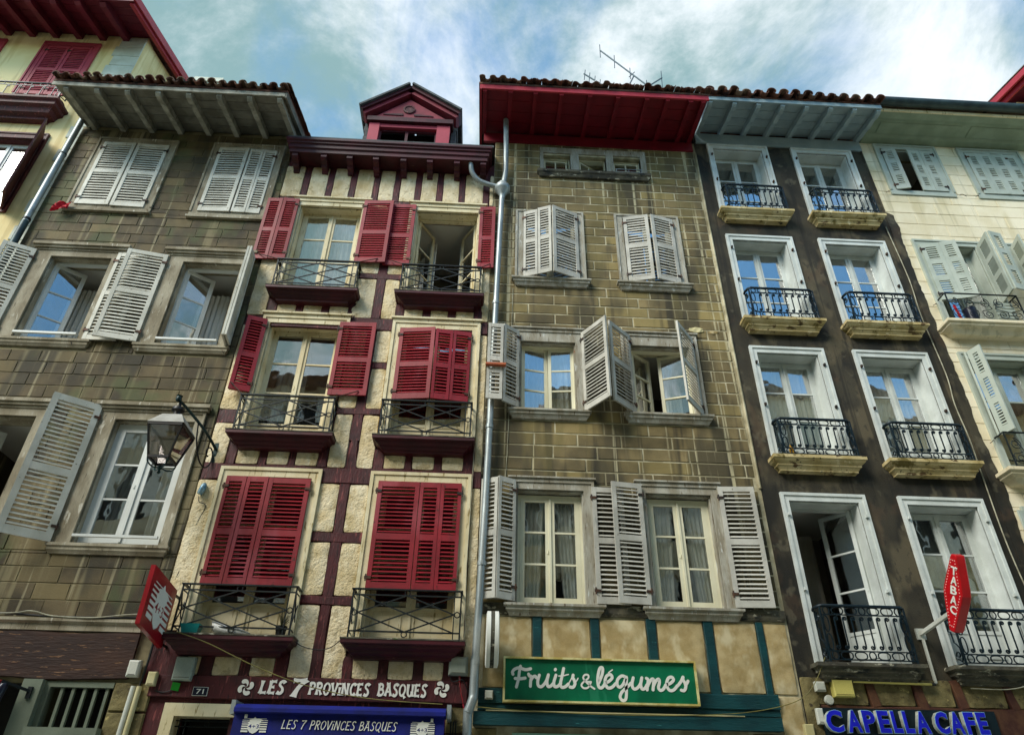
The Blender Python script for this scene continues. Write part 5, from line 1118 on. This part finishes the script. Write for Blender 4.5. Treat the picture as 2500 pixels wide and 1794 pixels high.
# red projecting sign
rs = thing('projecting_sign', 'red square sign with white striped emblem projecting beside the half-timbered house', 'sign', (-3.92,-.1,3.8))
P0, P1, P2, P3 = Vector((0,-.20,3.405)), Vector((0,-.98,3.515)), Vector((0,-1.0,4.19)), Vector((0,-.20,4.108))   # inner bottom, outer bottom, outer top, inner top
xs = -3.90
def sgp(u, v, d=0.): p = (P0*(1-u)+P1*u)*(1-v)+(P3*(1-u)+P2*u)*v; return Vector((xs+.001+d, p.y, p.z))
add('panel', MB().prism([(xs-.055,P0.y,P0.z),(xs-.055,P1.y,P1.z),(xs-.055,P2.y,P2.z),(xs-.055,P3.y,P3.z)], (.055,0,0)), M['signred'], rs)
[add('arm', MB().bar((-3.93,.0,z_),(-3.93,-.22,z_),.025,.025), M['iron'], rs) for z_ in (4.06,3.46)]
def emblem(parent, to, dark):
    """striped shield with a crest; to(u,v,d) maps the unit square"""
    mb = MB(); k = 0
    for i, (v, h) in enumerate(((.10,.10),(.25,.085),(.39,.07),(.52,.058),(.64,.045),(.75,.034),(.85,.022))):
        for u0, u1 in ((0,.30+.02*i),(.70-.02*i,1)) if i < 5 else ((.05,.95),) if i == 6 else ((0,.33),(.72,1)):
            mb.loops([[to(u0+.04,v,0),to(u1+(.0),v,0),to(u1,v+h,0),to(u0+.04,v+h,0)], [to(u0+.04,v,.004),to(u1,v,.004),to(u1,v+h,.004),to(u0+.04,v+h,.004)]])
    add('stripes', mb, M['signwhite'], parent)
    sh = [(.50,.02),(.38,.10),(.29,.26),(.26,.44),(.30,.58),(.24,.66),(.33,.72),(.30,.80),(.42,.84),(.50,.96),(.56,.86),(.72,.84),(.86,.76),(.74,.72),(.76,.64),(.70,.58),(.74,.44),(.71,.26),(.62,.10)]
    mb = MB(); mb.loops([[to(u,v,.0) for u,v in sh], [to(u,v,.0065) for u,v in sh]]); add('shield', mb, M['signwhite'], parent)
    font_to('lettering', '4+3', M[dark], parent, lambda u, v, d: to(.30+u, .32+v, .0066+d*.3), .40, .22, .004, .002)
emblem(rs, lambda u, v, d: sgp(.92-u*.84, .10+v*.80, d), 'signred')

# TABAC sign
tb = thing('tabac_sign', 'red lozenge TABAC sign on a white arm in front of balcony', 'sign', (5.9,0,3.87))
add('wall_plate', MB().box(5.84,5.96,-.03,0,3.80,3.94), M['boxwhite'], tb)
add('arm', MB().bar((5.90,-.03,3.87),(5.90,-.80,3.96),.045,.045), M['boxwhite'], tb)
add('cable_conduit', MB().bar((5.905,-.03,3.80),(5.905,-.03,3.26),.03,.03,(0,1,0)), M['boxwhite'], tb)
ax_ = Vector((0,-.245,.405)); ax_.normalize(); bx_ = Vector((0,-.405,-.245)).normalized(); c0 = Vector((5.87,-1.06,4.12))
def hexp(u, v, d=0.): return c0+bx_*u+ax_*v-Vector((1,0,0))*d
out = [(-.045,-.47),(.045,-.47),(.185,0),(.045,.47),(-.045,.47),(-.185,0)]
oo = []
for k in range(6):
    p, q, r2 = Vector(out[k-1]), Vector(out[k]), Vector(out[(k+1) % 6]); fr_ = .30 if abs(q.y) < .1 else .10; oo += [q+(p-q)*fr_*(.22 if abs(q.y) > .1 and abs(p.y) > .1 else 1) if False else q+(p-q)*min(fr_*(p-q).length,.10 if abs(q.y) < .1 else .04)/(p-q).length, q+(p-q)*.03+(r2-q)*.03, q+(r2-q)*min(fr_*(r2-q).length,.10 if abs(q.y) < .1 else .04)/(r2-q).length]
add('lozenge', MB().loops([[hexp(p.x*.96,p.y*.98,.06) for p in oo],[hexp(p.x,p.y,.05) for p in oo],[hexp(p.x,p.y,-.05) for p in oo],[hexp(p.x*.96,p.y*.98,-.06) for p in oo]]), M['tabac'], tb)
for i, ch in enumerate('TABAC'):
    font_to('letter', ch, M['signwhite'], tb, lambda u, v, d, i=i: hexp(-.03+u, .225-i*.118+v, .061+d), .115, .10, .02, .003)
k = 0
for s in (.76,):
    for j in range(6):
        p, q = Vector(out[j])*s, Vector(out[(j+1) % 6])*s; n = 11 if (q-p).length > .2 else 2
        for t in range(n):
            c = p+(q-p)*(t/n); mb = MB(); c3 = hexp(c.x, c.y*1.12, .062)
            if k == 0: mb.box(-.003,.003,-.0045,.0045,-.0045,.0045); o = add('bulb', mb, M['signwhite'], tb); bm_ = o.data
            else: o = add('bulb', bm_, M['signwhite'], tb)
            o.location = c3; k += 1

# oval light-box sign edge-on
ov = thing('light_box_sign', 'white oval light-box sign seen edge-on beside the zinc downpipe', 'sign', (.18,0,3.57))
lp = []
for x, s in ((.09,.90),(.10,1),(.145,1),(.147,.96),(.193,.96),(.195,1),(.24,1),(.25,.90)):
    lp.append([(x, -.40+math.cos(2*math.pi*j/28)*.30*s, 3.575+math.copysign(abs(math.sin(2*math.pi*j/28))**.9,math.sin(2*math.pi*j/28))*.33*s) for j in range(28)])
add('shell', MB().loops(lp), M['signwhite'], ov, smooth=True)
lp = [[(x,-.40+math.cos(2*math.pi*j/28)*.298,3.575+math.sin(2*math.pi*j/28)*.332) for j in range(28)] for x in (.146,.194)]
add('band', MB().loops(lp), M['stonedark'], ov, smooth=True); add('arm', MB().bar((.17,0,3.57),(.17,-.12,3.57),.04,.04), M['boxwhite'], ov)

# green shop sign
gs = thing('green_shop_sign', 'green shop board with white script lettering in a pale gilt frame', 'sign', (1.54,-.1,2.92))
sx0, sx1, sz0, sz1 = .325, 2.755, 2.905, 3.425
add('board', MB().box(sx0+.02,sx1-.02,-.15,-.056,sz0+.02,sz1-.02), M['signgreen'], gs)
for nm, bx4 in (('frame',(sx0,sx1,sz0,sz0+.022)),('frame',(sx0,sx1,sz1-.022,sz1)),('frame',(sx0,sx0+.022,sz0+.022,sz1-.022)),('frame',(sx1-.022,sx1,sz0+.022,sz1-.022))):
    add(nm, MB().box(bx4[0],bx4[1],-.185,-.05,bx4[2],bx4[3]), M['gold'], gs)
def s3(x, y, h):
    base = 445+(x-205)*.0233; return (sx0+.0+(x-208)/1700*(sx1-sx0), -.1505-h, sz0+.012+(base-8-y)/390*(sz1-sz0-.01))
ST = [[(292,207),(288,186),(305,163),(345,150),(400,166),(446,158)],[(357,136),(347,190),(340,250),(323,318)],[(312,244),(350,247),(398,241)],
 [(428,206),(436,222),(452,228),(446,270),(444,312)],[(447,262),(464,234),(484,224),(496,238)],
 [(522,215),(508,268),(514,308),(544,313),(580,270),(601,212)],[(601,212),(588,272),(596,312),(622,309),(648,280)],
 [(667,215),(648,278),(655,314),(682,312),(708,285)],[(664,163),(662,167)],[(736,155),(719,230),(705,290),(716,320),(746,316),(774,292)],[(692,222),(735,218),(776,208)],
 [(818,214),(815,236),(827,262),(832,292),(814,320),(788,318)],[(774,294),(797,254),(816,214)],[(830,284),(847,264),(860,242)],
 [(1000,334),(955,300),(908,245),(918,214),(948,212),(950,240),(905,276),(888,304),(908,328),(945,322),(972,276)],[(928,272),(972,274)],
 [(1040,282),(1074,205),(1080,152),(1058,150),(1040,202),(1032,268),(1040,318),(1066,323),(1094,290)],
 [(1092,286),(1132,266),(1160,236),(1146,208),(1112,222),(1096,268),(1112,322),(1150,322),(1190,286)],[(1166,166),(1132,190)],
 [(1284,232),(1245,220),(1207,254),(1202,302),(1226,318),(1260,284),(1287,228),(1280,300),(1276,378),(1266,424),(1238,434),(1220,404),(1238,362),(1282,322),(1322,284)],
 [(1346,236),(1332,290),(1340,330),(1370,330),(1405,290),(1422,236)],[(1422,236),(1408,292),(1416,334),(1442,328),(1464,296)],
 [(1462,240),(1476,256),(1466,310),(1460,342)],[(1466,312),(1494,264),(1516,246),(1524,264),(1512,342)],[(1516,312),(1544,264),(1570,248),(1574,276),(1562,322),(1576,346),(1602,336),(1628,300)],
 [(1626,300),(1666,286),(1700,256),(1688,230),(1656,240),(1636,290),(1652,342),(1690,344),(1732,304)],
 [(1788,230),(1785,252),(1797,278),(1804,312),(1786,347),(1760,345)],[(1734,306),(1768,264),(1787,229)],[(1802,304),(1816,284),(1828,265)]]
mb = MB()
def s2(px, py): q = s3(px, py, 0); return (q[0], q[2])
for k, st in enumerate(ST):
    w = .036 if k not in (14,15) else .022
    if k in (10,12,13,18,29,30): w = .015
    rounds([s2(*p) for p in st], w, lambda x, z, h: (x, -.1505-h, z), mb, k % 9+.1)
add('lettering', mb, M['signwhite'], gs)

# blue awning
aw = thing('shop_awning', 'royal blue shop awning with white lettering between two striped emblems', 'awning', (-1.6,-.3,2.5))
add('canvas_roll', MB().prism([(-2.80,-.10,2.80),(-2.80,-.34,2.79),(-2.80,-.42,2.74),(-2.80,-.42,2.70),(-2.80,-.36,2.69),(-2.80,-.10,2.70)], (2.45,0,0)), M['navy'], aw)
n = 40; vs = []; fs = []
for i in range(n+1):
    x = lerp(-2.80,-.36,i/n); wv = math.sin(i*.9)*.006
    vs += [(x,-.352,2.695),(x,-.36+wv*.5,2.5),(x,-.37+wv,2.26),(x,-.358+wv,2.26),(x,-.348+wv*.5,2.5),(x,-.340,2.695)]
for i in range(n):
    for j in range(6): fs.append((i*6+j,i*6+(j+1) % 6,(i+1)*6+(j+1) % 6,(i+1)*6+j))
m_ = MB(); m_.add(vs, fs); va = add('valance', m_, M['navy'], aw)
for x in (-2.86,-.34): add('end_bracket', MB().box(x,x+.05,-.36,0,2.68,2.83), M['zinc'], aw)
for x in (-2.67,-.52): add('clip', MB().box(x,x+.03,-.385,-.37,2.64,2.675), M['boxwhite'], aw)
for x in (-.30,-.27,-.24): add('guide', MB().box(x,x+.015,-.12,-.08,0,2.68), M['iron'], aw)
put_text('LES 7 PROViNCES BASQUES', -2.24, -.915, 2.535, .095, .085, .45, .16, 'lettering', va, -.364)
def aw_em(x0, x1): emblem(va, lambda u, v, d: (lerp(x0,x1,u), -.3645-d, 2.475+v*.185), 'navy')
aw_em(-2.70,-2.40); aw_em(-.76,-.47)

# CAPELLA CAFE letters
cc = thing('cafe_letters', 'blue fronted raised cafe name letters on a dark board', 'sign', (5.4,-.1,2.8))
add('backing_board', MB().box(4.30,6.52,-.075,-.058,2.59,2.94), M['ironD'], cc)
X = [(4.375,4.60),(4.64,4.83),(4.845,5.015),(5.04,5.195),(5.215,5.345),(5.365,5.495),(5.515,5.705),(5.77,5.95),(5.955,6.14),(6.155,6.295),(6.315,6.455)]
for (a_, b_), ch in zip(X, 'CAPELLACAFE'):
    a_, b_ = a_*.984, b_*.984; z0 = 2.655+(a_-4.37)*.006; hh = .255
    o = font_to('letter', ch, M['letterside'], cc, lambda u, v, d, a_=a_, z0=z0: (a_+u, -.076-d, z0+v), (b_-a_)*.98, hh, .045, .032)
    font_to('letter_rim', ch, M['lettercyan'], o, lambda u, v, d, a_=a_, z0=z0: (a_+u, -.1402-d, z0+v), (b_-a_)*.98, hh, .045, .001)
    font_to('letter_face', ch, M['letterblue'], o, lambda u, v, d, a_=a_, z0=z0, b_=b_: (a_+.005+u, -.1425-d, z0+.005+v), (b_-a_)*.98-.010, hh-.010, .036, .001)

# boxes, plates and small fittings
def boxy(name, label, cat, x0, x1, z0, z1, d, material, y=-.03, bev=.012, extra=None, group=None):
    lp = [[(x0,y,z0),(x1,y,z0),(x1,y,z1),(x0,y,z1)],[(x0,y-d+bev,z0),(x1,y-d+bev,z0),(x1,y-d+bev,z1),(x0,y-d+bev,z1)],[(x0+bev,y-d,z0+bev),(x1-bev,y-d,z0+bev),(x1-bev,y-d,z1-bev),(x0+bev,y-d,z1-bev)]]
    t = thing(name, label, cat, ((x0+x1)/2,y,z0), group); add('case', MB().loops(lp), M[material], t)
    add('lid_seam', MB().box(x0+bev*1.6,x1-bev*1.6,y-d-.003,y-d+.001,z0+(z1-z0)*.12,z0+(z1-z0)*.12+.004), M['steel'], t); return t
boxy('meter_box', 'grey metal meter box with diagonal scratch above door number', 'box', -3.72,-3.49, 3.06,3.33, .10, 'boxgrey')
boxy('junction_box', 'large square grey junction box beside the zinc pipe above the awning', 'box', -.36,-.12, 3.20,3.42, .09, 'boxgrey', bev=.03)
boxy('junction_box', 'white rounded box above the two white tubes', 'box', -4.285,-4.145, 3.09,3.28, .09, 'boxwhite', bev=.02)
boxy('junction_box', 'small beige fuse box at the half-timbered house corner', 'box', -4.01,-3.905, 2.995,3.15, .07, 'boxbeige', -.06)
boxy('junction_box', 'small white square box on teal beam beside green sign', 'box', .105,.205, 2.94,3.04, .05, 'boxwhite', -.05)
boxy('distribution_box', 'pale yellow square box under dark house balcony', 'box', 4.50,4.76, 3.06,3.26, .10, 'boxyellow')
boxy('junction_box', 'white box beside the pale yellow box under the balcony', 'box', 4.29,4.42, 3.125,3.24, .06, 'boxwhite')
boxy('junction_box', 'slim upright white box beside the cafe letters', 'box', 4.235,4.32, 2.75,2.93, .05, 'boxwhite', -.04)
boxy('junction_box', 'cream box with round knob at bottom edge beside cafe letters', 'box', 4.05,4.17, 2.60,2.75, .06, 'boxbeige', -.02)
o = add('round_disc', MB().lathe((4.44,-.06,3.03), [(.02,.03),(.055,.03),(.06,0),(.05,-.02),(.01,-.025)], 18, 'y'), M['boxwhite'], smooth=True); tag(o, 'small white round disc left of the pale yellow box', 'detector')
o = add('green_tag', MB().prism([(-3.71,-.07,2.96),(-3.62,-.06,2.945),(-3.60,-.10,3.03),(-3.69,-.11,3.04)], (0,-.012,0)), M['brightgreen']); tag(o, 'bright green tag hanging under the grey meter box', 'tag')
t = thing('number_plate', 'dark enamel house number plate reading 71', 'number plate', (-3.35,-.06,2.95))
add('plate', MB().box(-3.44,-3.27,-.075,-.064,2.905,2.995), M['plate'], t); add('rim', MB().box(-3.444,-3.266,-.0735,-.062,2.901,2.999), M['signwhite'], t)
font_to('numeral', '71', M['signwhite'], t, lambda u, v, d: (-3.40+u, -.0752-d, 2.922+v), .09, .055, .012, .001)
t = thing('wall_device', 'small steel-blue device with looped black lead below street lantern', 'device', (-4.01,-.03,5.5))
add('housing', MB().tube(smooth_path([(-3.985,-.06,5.66),(-4.0,-.07,5.57),(-4.02,-.07,5.49)],3), .045, 10, rr=[.02,.04,.045,.045,.045,.04,.035]), M['bluegrip'], t, smooth=True)
add('lead', MB().tube(smooth_path([(-4.02,-.07,5.46),(-4.0,-.06,5.38),(-3.93,-.04,5.36),(-3.91,-.03,5.30),(-3.98,-.02,5.0),(-4.0,-.02,4.6),(-4.06,-.02,4.2)],4), .006, 5), M['cableblack'], t)
t = thing('cable_tubes', 'pair of white plastic conduit tubes running down from white box', 'conduit', (-4.15,-.05,0))
for x, mt in ((-4.175,'boxwhite'),(-4.105,'boxbeige')): add('tube', MB().tube([(x+.01,-.06,2.99),(x,-.06,2.5),(x,-.06,0)], .032, 10), M[mt], t, smooth=True)
t = thing('fluorescent_tube', 'slim tube lamp fixed under the dark house balcony', 'lamp', (5.3,-.1,3.24))
add('tube', MB().tube([(4.78,-.10,3.245),(5.80,-.10,3.235)], .016, 8), M['boxyellow'], t); add('end_cap', MB().tube([(5.80,-.10,3.235),(5.85,-.10,3.235)], .018, 8), M['cableblack'], t)
# loose things on ledges
n = 12; vs = []; fs = []; rnd = random.Random(2)
for j in range(n+1):
    for i in range(n+1):
        s, q = i/n, j/n; vs.append((-8.0+s*.27-.06*q+rnd.uniform(-.012,.012), -.10-math.sin(s*7+q*3)*.03-.02*q+rnd.uniform(-.01,.01), 11.06-q*.24*(1-.3*s)+rnd.uniform(-.012,.012)))
for j in range(n):
    for i in range(n): a_ = j*(n+1)+i; fs.append((a_,a_+1,a_+n+2,a_+n+1))
m_ = MB(); m_.add(vs, fs); o = add('red_cloth', m_, M['redcloth'], smooth=True); tag(o, 'crumpled scarlet cloth caught under the top shuttered window', 'cloth')
o = add('plank', MB().box(-.06,.26,-.36,-.28,7.705,7.74), M['orange']); tag(o, 'short terracotta plank wedged across an open grey shutter', 'plank')
o = add('planter', MB().loops([[(x,y,3.58) for x,y in ((-3.70,-.24),(-3.52,-.24),(-3.52,-.12),(-3.70,-.12))],[(x,y,3.70) for x,y in ((-3.73,-.255),(-3.49,-.255),(-3.49,-.105),(-3.73,-.105))],[(x,y,3.70) for x,y in ((-3.71,-.24),(-3.51,-.24),(-3.51,-.12),(-3.71,-.12))],[(x,y,3.61) for x,y in ((-3.69,-.23),(-3.53,-.23),(-3.53,-.13),(-3.69,-.13))]]), M['teal']); tag(o, 'teal plastic trough on the lowest timbered house balcony', 'planter')
vs = []; lp = []
for i, (x, r, z) in enumerate(((-3.36,.05,3.70),(-3.30,.075,3.665),(-3.18,.06,3.64),(-3.02,.05,3.625),(-2.88,.02,3.60))):
    lp.append([(x+random.uniform(-.01,.01), -.17+math.cos(2*math.pi*j/12)*r*1.1, z+math.sin(2*math.pi*j/12)*r) for j in range(12)])
o = add('white_sack', MB().loops(lp), M['sack'], smooth=True); tag(o, 'slumped white sack lying on the lowest timbered house balcony', 'sack')
t = thing('potted_plant', 'withered plant in a dark pot at the balcony corner beside white sack', 'plant', (-2.50,-.18,3.58))
add('pot', MB().lathe((-2.50,-.17,3.58), [(.055,0),(.075,.13),(.065,.13),(.055,.09)], 12), M['blackmetal'], t)
for k in range(26):
    a_ = random.uniform(0,6.28); r_k = random.uniform(.02,.10); h = random.uniform(.08,.24)
    add('stem', MB().tube([(-2.50,-.17,3.68),(-2.50+math.cos(a_)*r_k*.5,-.17+math.sin(a_)*r_k*.5,3.68+h*.6),(-2.50+math.cos(a_)*r_k,-.17+math.sin(a_)*r_k,3.68+h)], .003, 4), M['earth'], t)
o = add('yellow_bottle', MB().lathe((4.66,-.12,6.43), [(.03,0),(.035,.01),(.035,.10),(.015,.13),(.015,.16)], 10), M['yellowplastic'], smooth=True); tag(o, 'small yellow plastic bottle on a dark house balcony', 'bottle')
t = thing('balcony_crate', 'grey slatted crate standing behind cream house balcony railing', 'crate', (9.0,-.15,9.07))
for k in range(6): add('slat', MB().box(8.85,9.2,-.24,-.225,9.09+k*.075,9.14+k*.075), M['boxgrey'], t)
for x in (8.85,9.185): add('corner_post', MB().box(x,x+.02,-.222,-.06,9.07,9.54), M['boxgrey'], t)
o = add('dark_basket', MB().lathe((8.45,-.14,9.07), [(.09,0),(.10,.12),(.105,.34),(.095,.34),(.09,.05)], 14), M['plate'], smooth=True); tag(o, 'dark round basket on the cream house balcony', 'basket')
o = add('red_rod', MB().bar((8.19,-.2,9.08),(8.15,-.2,9.45),.03,.03,(0,1,0)), M['redcloth']); tag(o, 'short red rod leaning in the cream house balcony corner', 'rod')
# aerials on the red-eaved roof
def aerial(name, label, mast, boom, els, r=.022):
    t = thing(name, label, 'antenna', mast[0], 'roof antennas'); add('mast', MB().tube(mast, .022, 6), M['alu'], t); add('boom', MB().tube(boom, r, 6), M['alu'], t)
    A_, B_ = Vector(boom[0]), Vector(boom[1])
    for f, l, d in els:
        p = A_+(B_-A_)*f; d = Vector(d).normalized(); add('element', MB().tube([p-d*l*.55, p+d*l*.45], .012, 5), M['alu'], t)
aerial('roof_antenna', 'long bare antenna boom tilted above the red eaves', [(3.45,2,14.7),(3.47,2,18.5),(3.66,2,19.0)], [(2.79,2,20.15),(4.06,2,18.55)], [(.0,.62,(.02,0,1)),(.3,.6,(.04,0,1)),(.62,.5,(.04,0,1)),(.95,.5,(.05,0,1)),(.66,.3,(1,0,1.4))])
aerial('roof_antenna', 'small comb antenna low above the red eaves', [(2.6,2,14.7),(2.58,2,18.72)], [(2.28,2,19.0),(2.78,2,18.52)], [(.05,.45,(.1,0,1)),(.3,.45,(.1,0,1)),(.58,.45,(.1,0,1)),(.85,.4,(.1,0,1))])
aerial('roof_antenna', 'short forked antenna beside the long tilted boom', [(4.1,2,14.7),(4.05,2,18.6)], [(4.0,2,18.55),(4.45,2,19.0)], [(.98,.72,(.05,0,1)),(.0,.5,(.02,0,1))])
# cables
def cable(label, pts, r, mt, n=6): o = add('cable', MB().tube(smooth_path(pts, n), r, 5), M[mt]); return tag(o, label, 'cable')
cable('thin yellow cable sagging from lowest timbered balcony across the painted shop name', [(-3.72,-.31,3.58),(-3.3,-.33,3.45),(-2.8,-.30,3.25),(-2.3,-.28,3.08),(-1.8,-.27,2.96),(-1.2,-.27,2.88),(-.4,-.3,2.84)], .006, 'cablegold')
cable('black cable sagging between the two lowest timbered balconies', [(-2.33,-.2,3.55),(-2.2,-.15,3.48),(-2.0,-.12,3.45),(-1.85,-.14,3.48),(-1.73,-.2,3.56)], .006, 'cableblack')
cable('thin yellow cable looping from teal beam up to the dark house balcony', [(.0,-.17,2.84),(.6,-.16,2.81),(1.6,-.16,2.79),(2.6,-.18,2.80),(3.4,-.16,2.86),(4.0,-.12,3.0),(4.25,-.16,3.2),(4.42,-.24,3.5)], .005, 'cablegold')
cable('white cable running along the ledge above brown lintel beam', [(-8.0,-.12,3.80),(-6.1,-.11,3.79),(-5.7,-.10,3.83),(-5.4,-.10,3.775),(-4.9,-.11,3.765),(-4.5,-.11,3.81),(-4.15,-.1,3.84)], .009, 'cable')
cable('black cable bundle lying on the ledge above brown lintel beam', [(-8.0,-.10,3.775),(-6.2,-.085,3.80),(-5.5,-.085,3.775),(-4.8,-.085,3.77),(-4.3,-.09,3.79),(-4.1,-.08,3.82),(-4.08,-.05,3.4),(-4.1,-.05,3.0)], .014, 'cableblack')
cable('thin pale wire hanging down the tan house beside the downpipe', [(.36,-.02,9.55),(.35,-.02,8.8),(.34,-.02,8.3),(.33,-.02,6.9),(.315,-.02,6.3),(.30,-.02,5.9)], .005, 'cable')
cable('slack pale cable following the dark render edge beside cream house', [(7.60,-.02,11.5),(7.66,-.02,10.2),(7.62,-.02,9.3),(7.66,-.02,8.1),(7.60,-.03,7.5),(7.63,-.02,6.9),(7.61,-.02,6.3),(7.58,-.02,5.2),(7.62,-.02,4.4)], .010, 'cable')
cable('pale looped cable hanging below the far dark house balcony', [(6.3,-.1,3.20),(6.7,-.2,3.18),(7.0,-.24,3.24),(7.2,-.26,3.36),(7.25,-.26,3.5)], .006, 'cable')
cable('thin cream cable down the right edge of the timbered house', [(-.17,-.06,8.7),(-.18,-.06,6.0),(-.2,-.07,4.6),(-.18,-.08,3.7),(-.24,-.1,3.5)], .006, 'cable')
cable('red lead dangling below the large grey junction box', [(-.22,-.06,3.2),(-.2,-.05,3.05),(-.16,-.05,2.9),(-.12,-.04,2.75)], .012, 'signred')
cable('tangle of black leads under the large grey junction box', [(-.34,-.1,3.2),(-.3,-.08,3.13),(-.18,-.08,3.15),(-.12,-.06,3.05),(-.05,-.05,2.9)], .006, 'cableblack')
cable('black wire from the meter box down past the number plate', [(-3.9,-.06,2.95),(-3.8,-.07,2.93),(-3.7,-.07,2.96),(-3.66,-.07,3.05)], .006, 'cableblack')

# shop front at the lower left: furled parasol and edge of an awning
t = thing('furled_parasol', 'dark blue furled parasol strapped beside the grey door post', 'parasol', (-5.66,-.3,2.1))
add('canopy', MB().tube(smooth_path([(-5.57,-.25,2.98),(-5.60,-.27,2.85),(-5.63,-.28,2.6),(-5.66,-.30,2.3),(-5.68,-.30,2.0)],3), .06, 10, rr=[.03,.045,.055,.06,.06,.062,.063,.065,.066,.068,.07,.072,.075]), M['plate'], t, smooth=True)
add('strap', MB().tube([(-5.645,-.285,2.55),(-5.65,-.29,2.51)], .064, 12), M['boxgrey'], t)
add('bracket', MB().bar((-5.60,-.30,2.98),(-5.34,-.11,2.90),.03,.03), M['iron'], t); add('bracket_plate', MB().box(-5.37,-5.32,-.125,-.10,2.82,2.95), M['iron'], t)
t = thing('red_awning', 'edge of a folded red awning under the brown lintel beam', 'awning', (-6.9,-.2,2.9))
add('canvas', MB().prism([(-8.2,-.1,3.02),(-8.2,-.42,2.94),(-8.2,-.42,2.86),(-8.2,-.1,2.92)], (2.5,0,0)), M['signred'], t); add('front_bar', MB().box(-8.2,-5.68,-.45,-.42,2.84,2.92), M['boxwhite'], t)
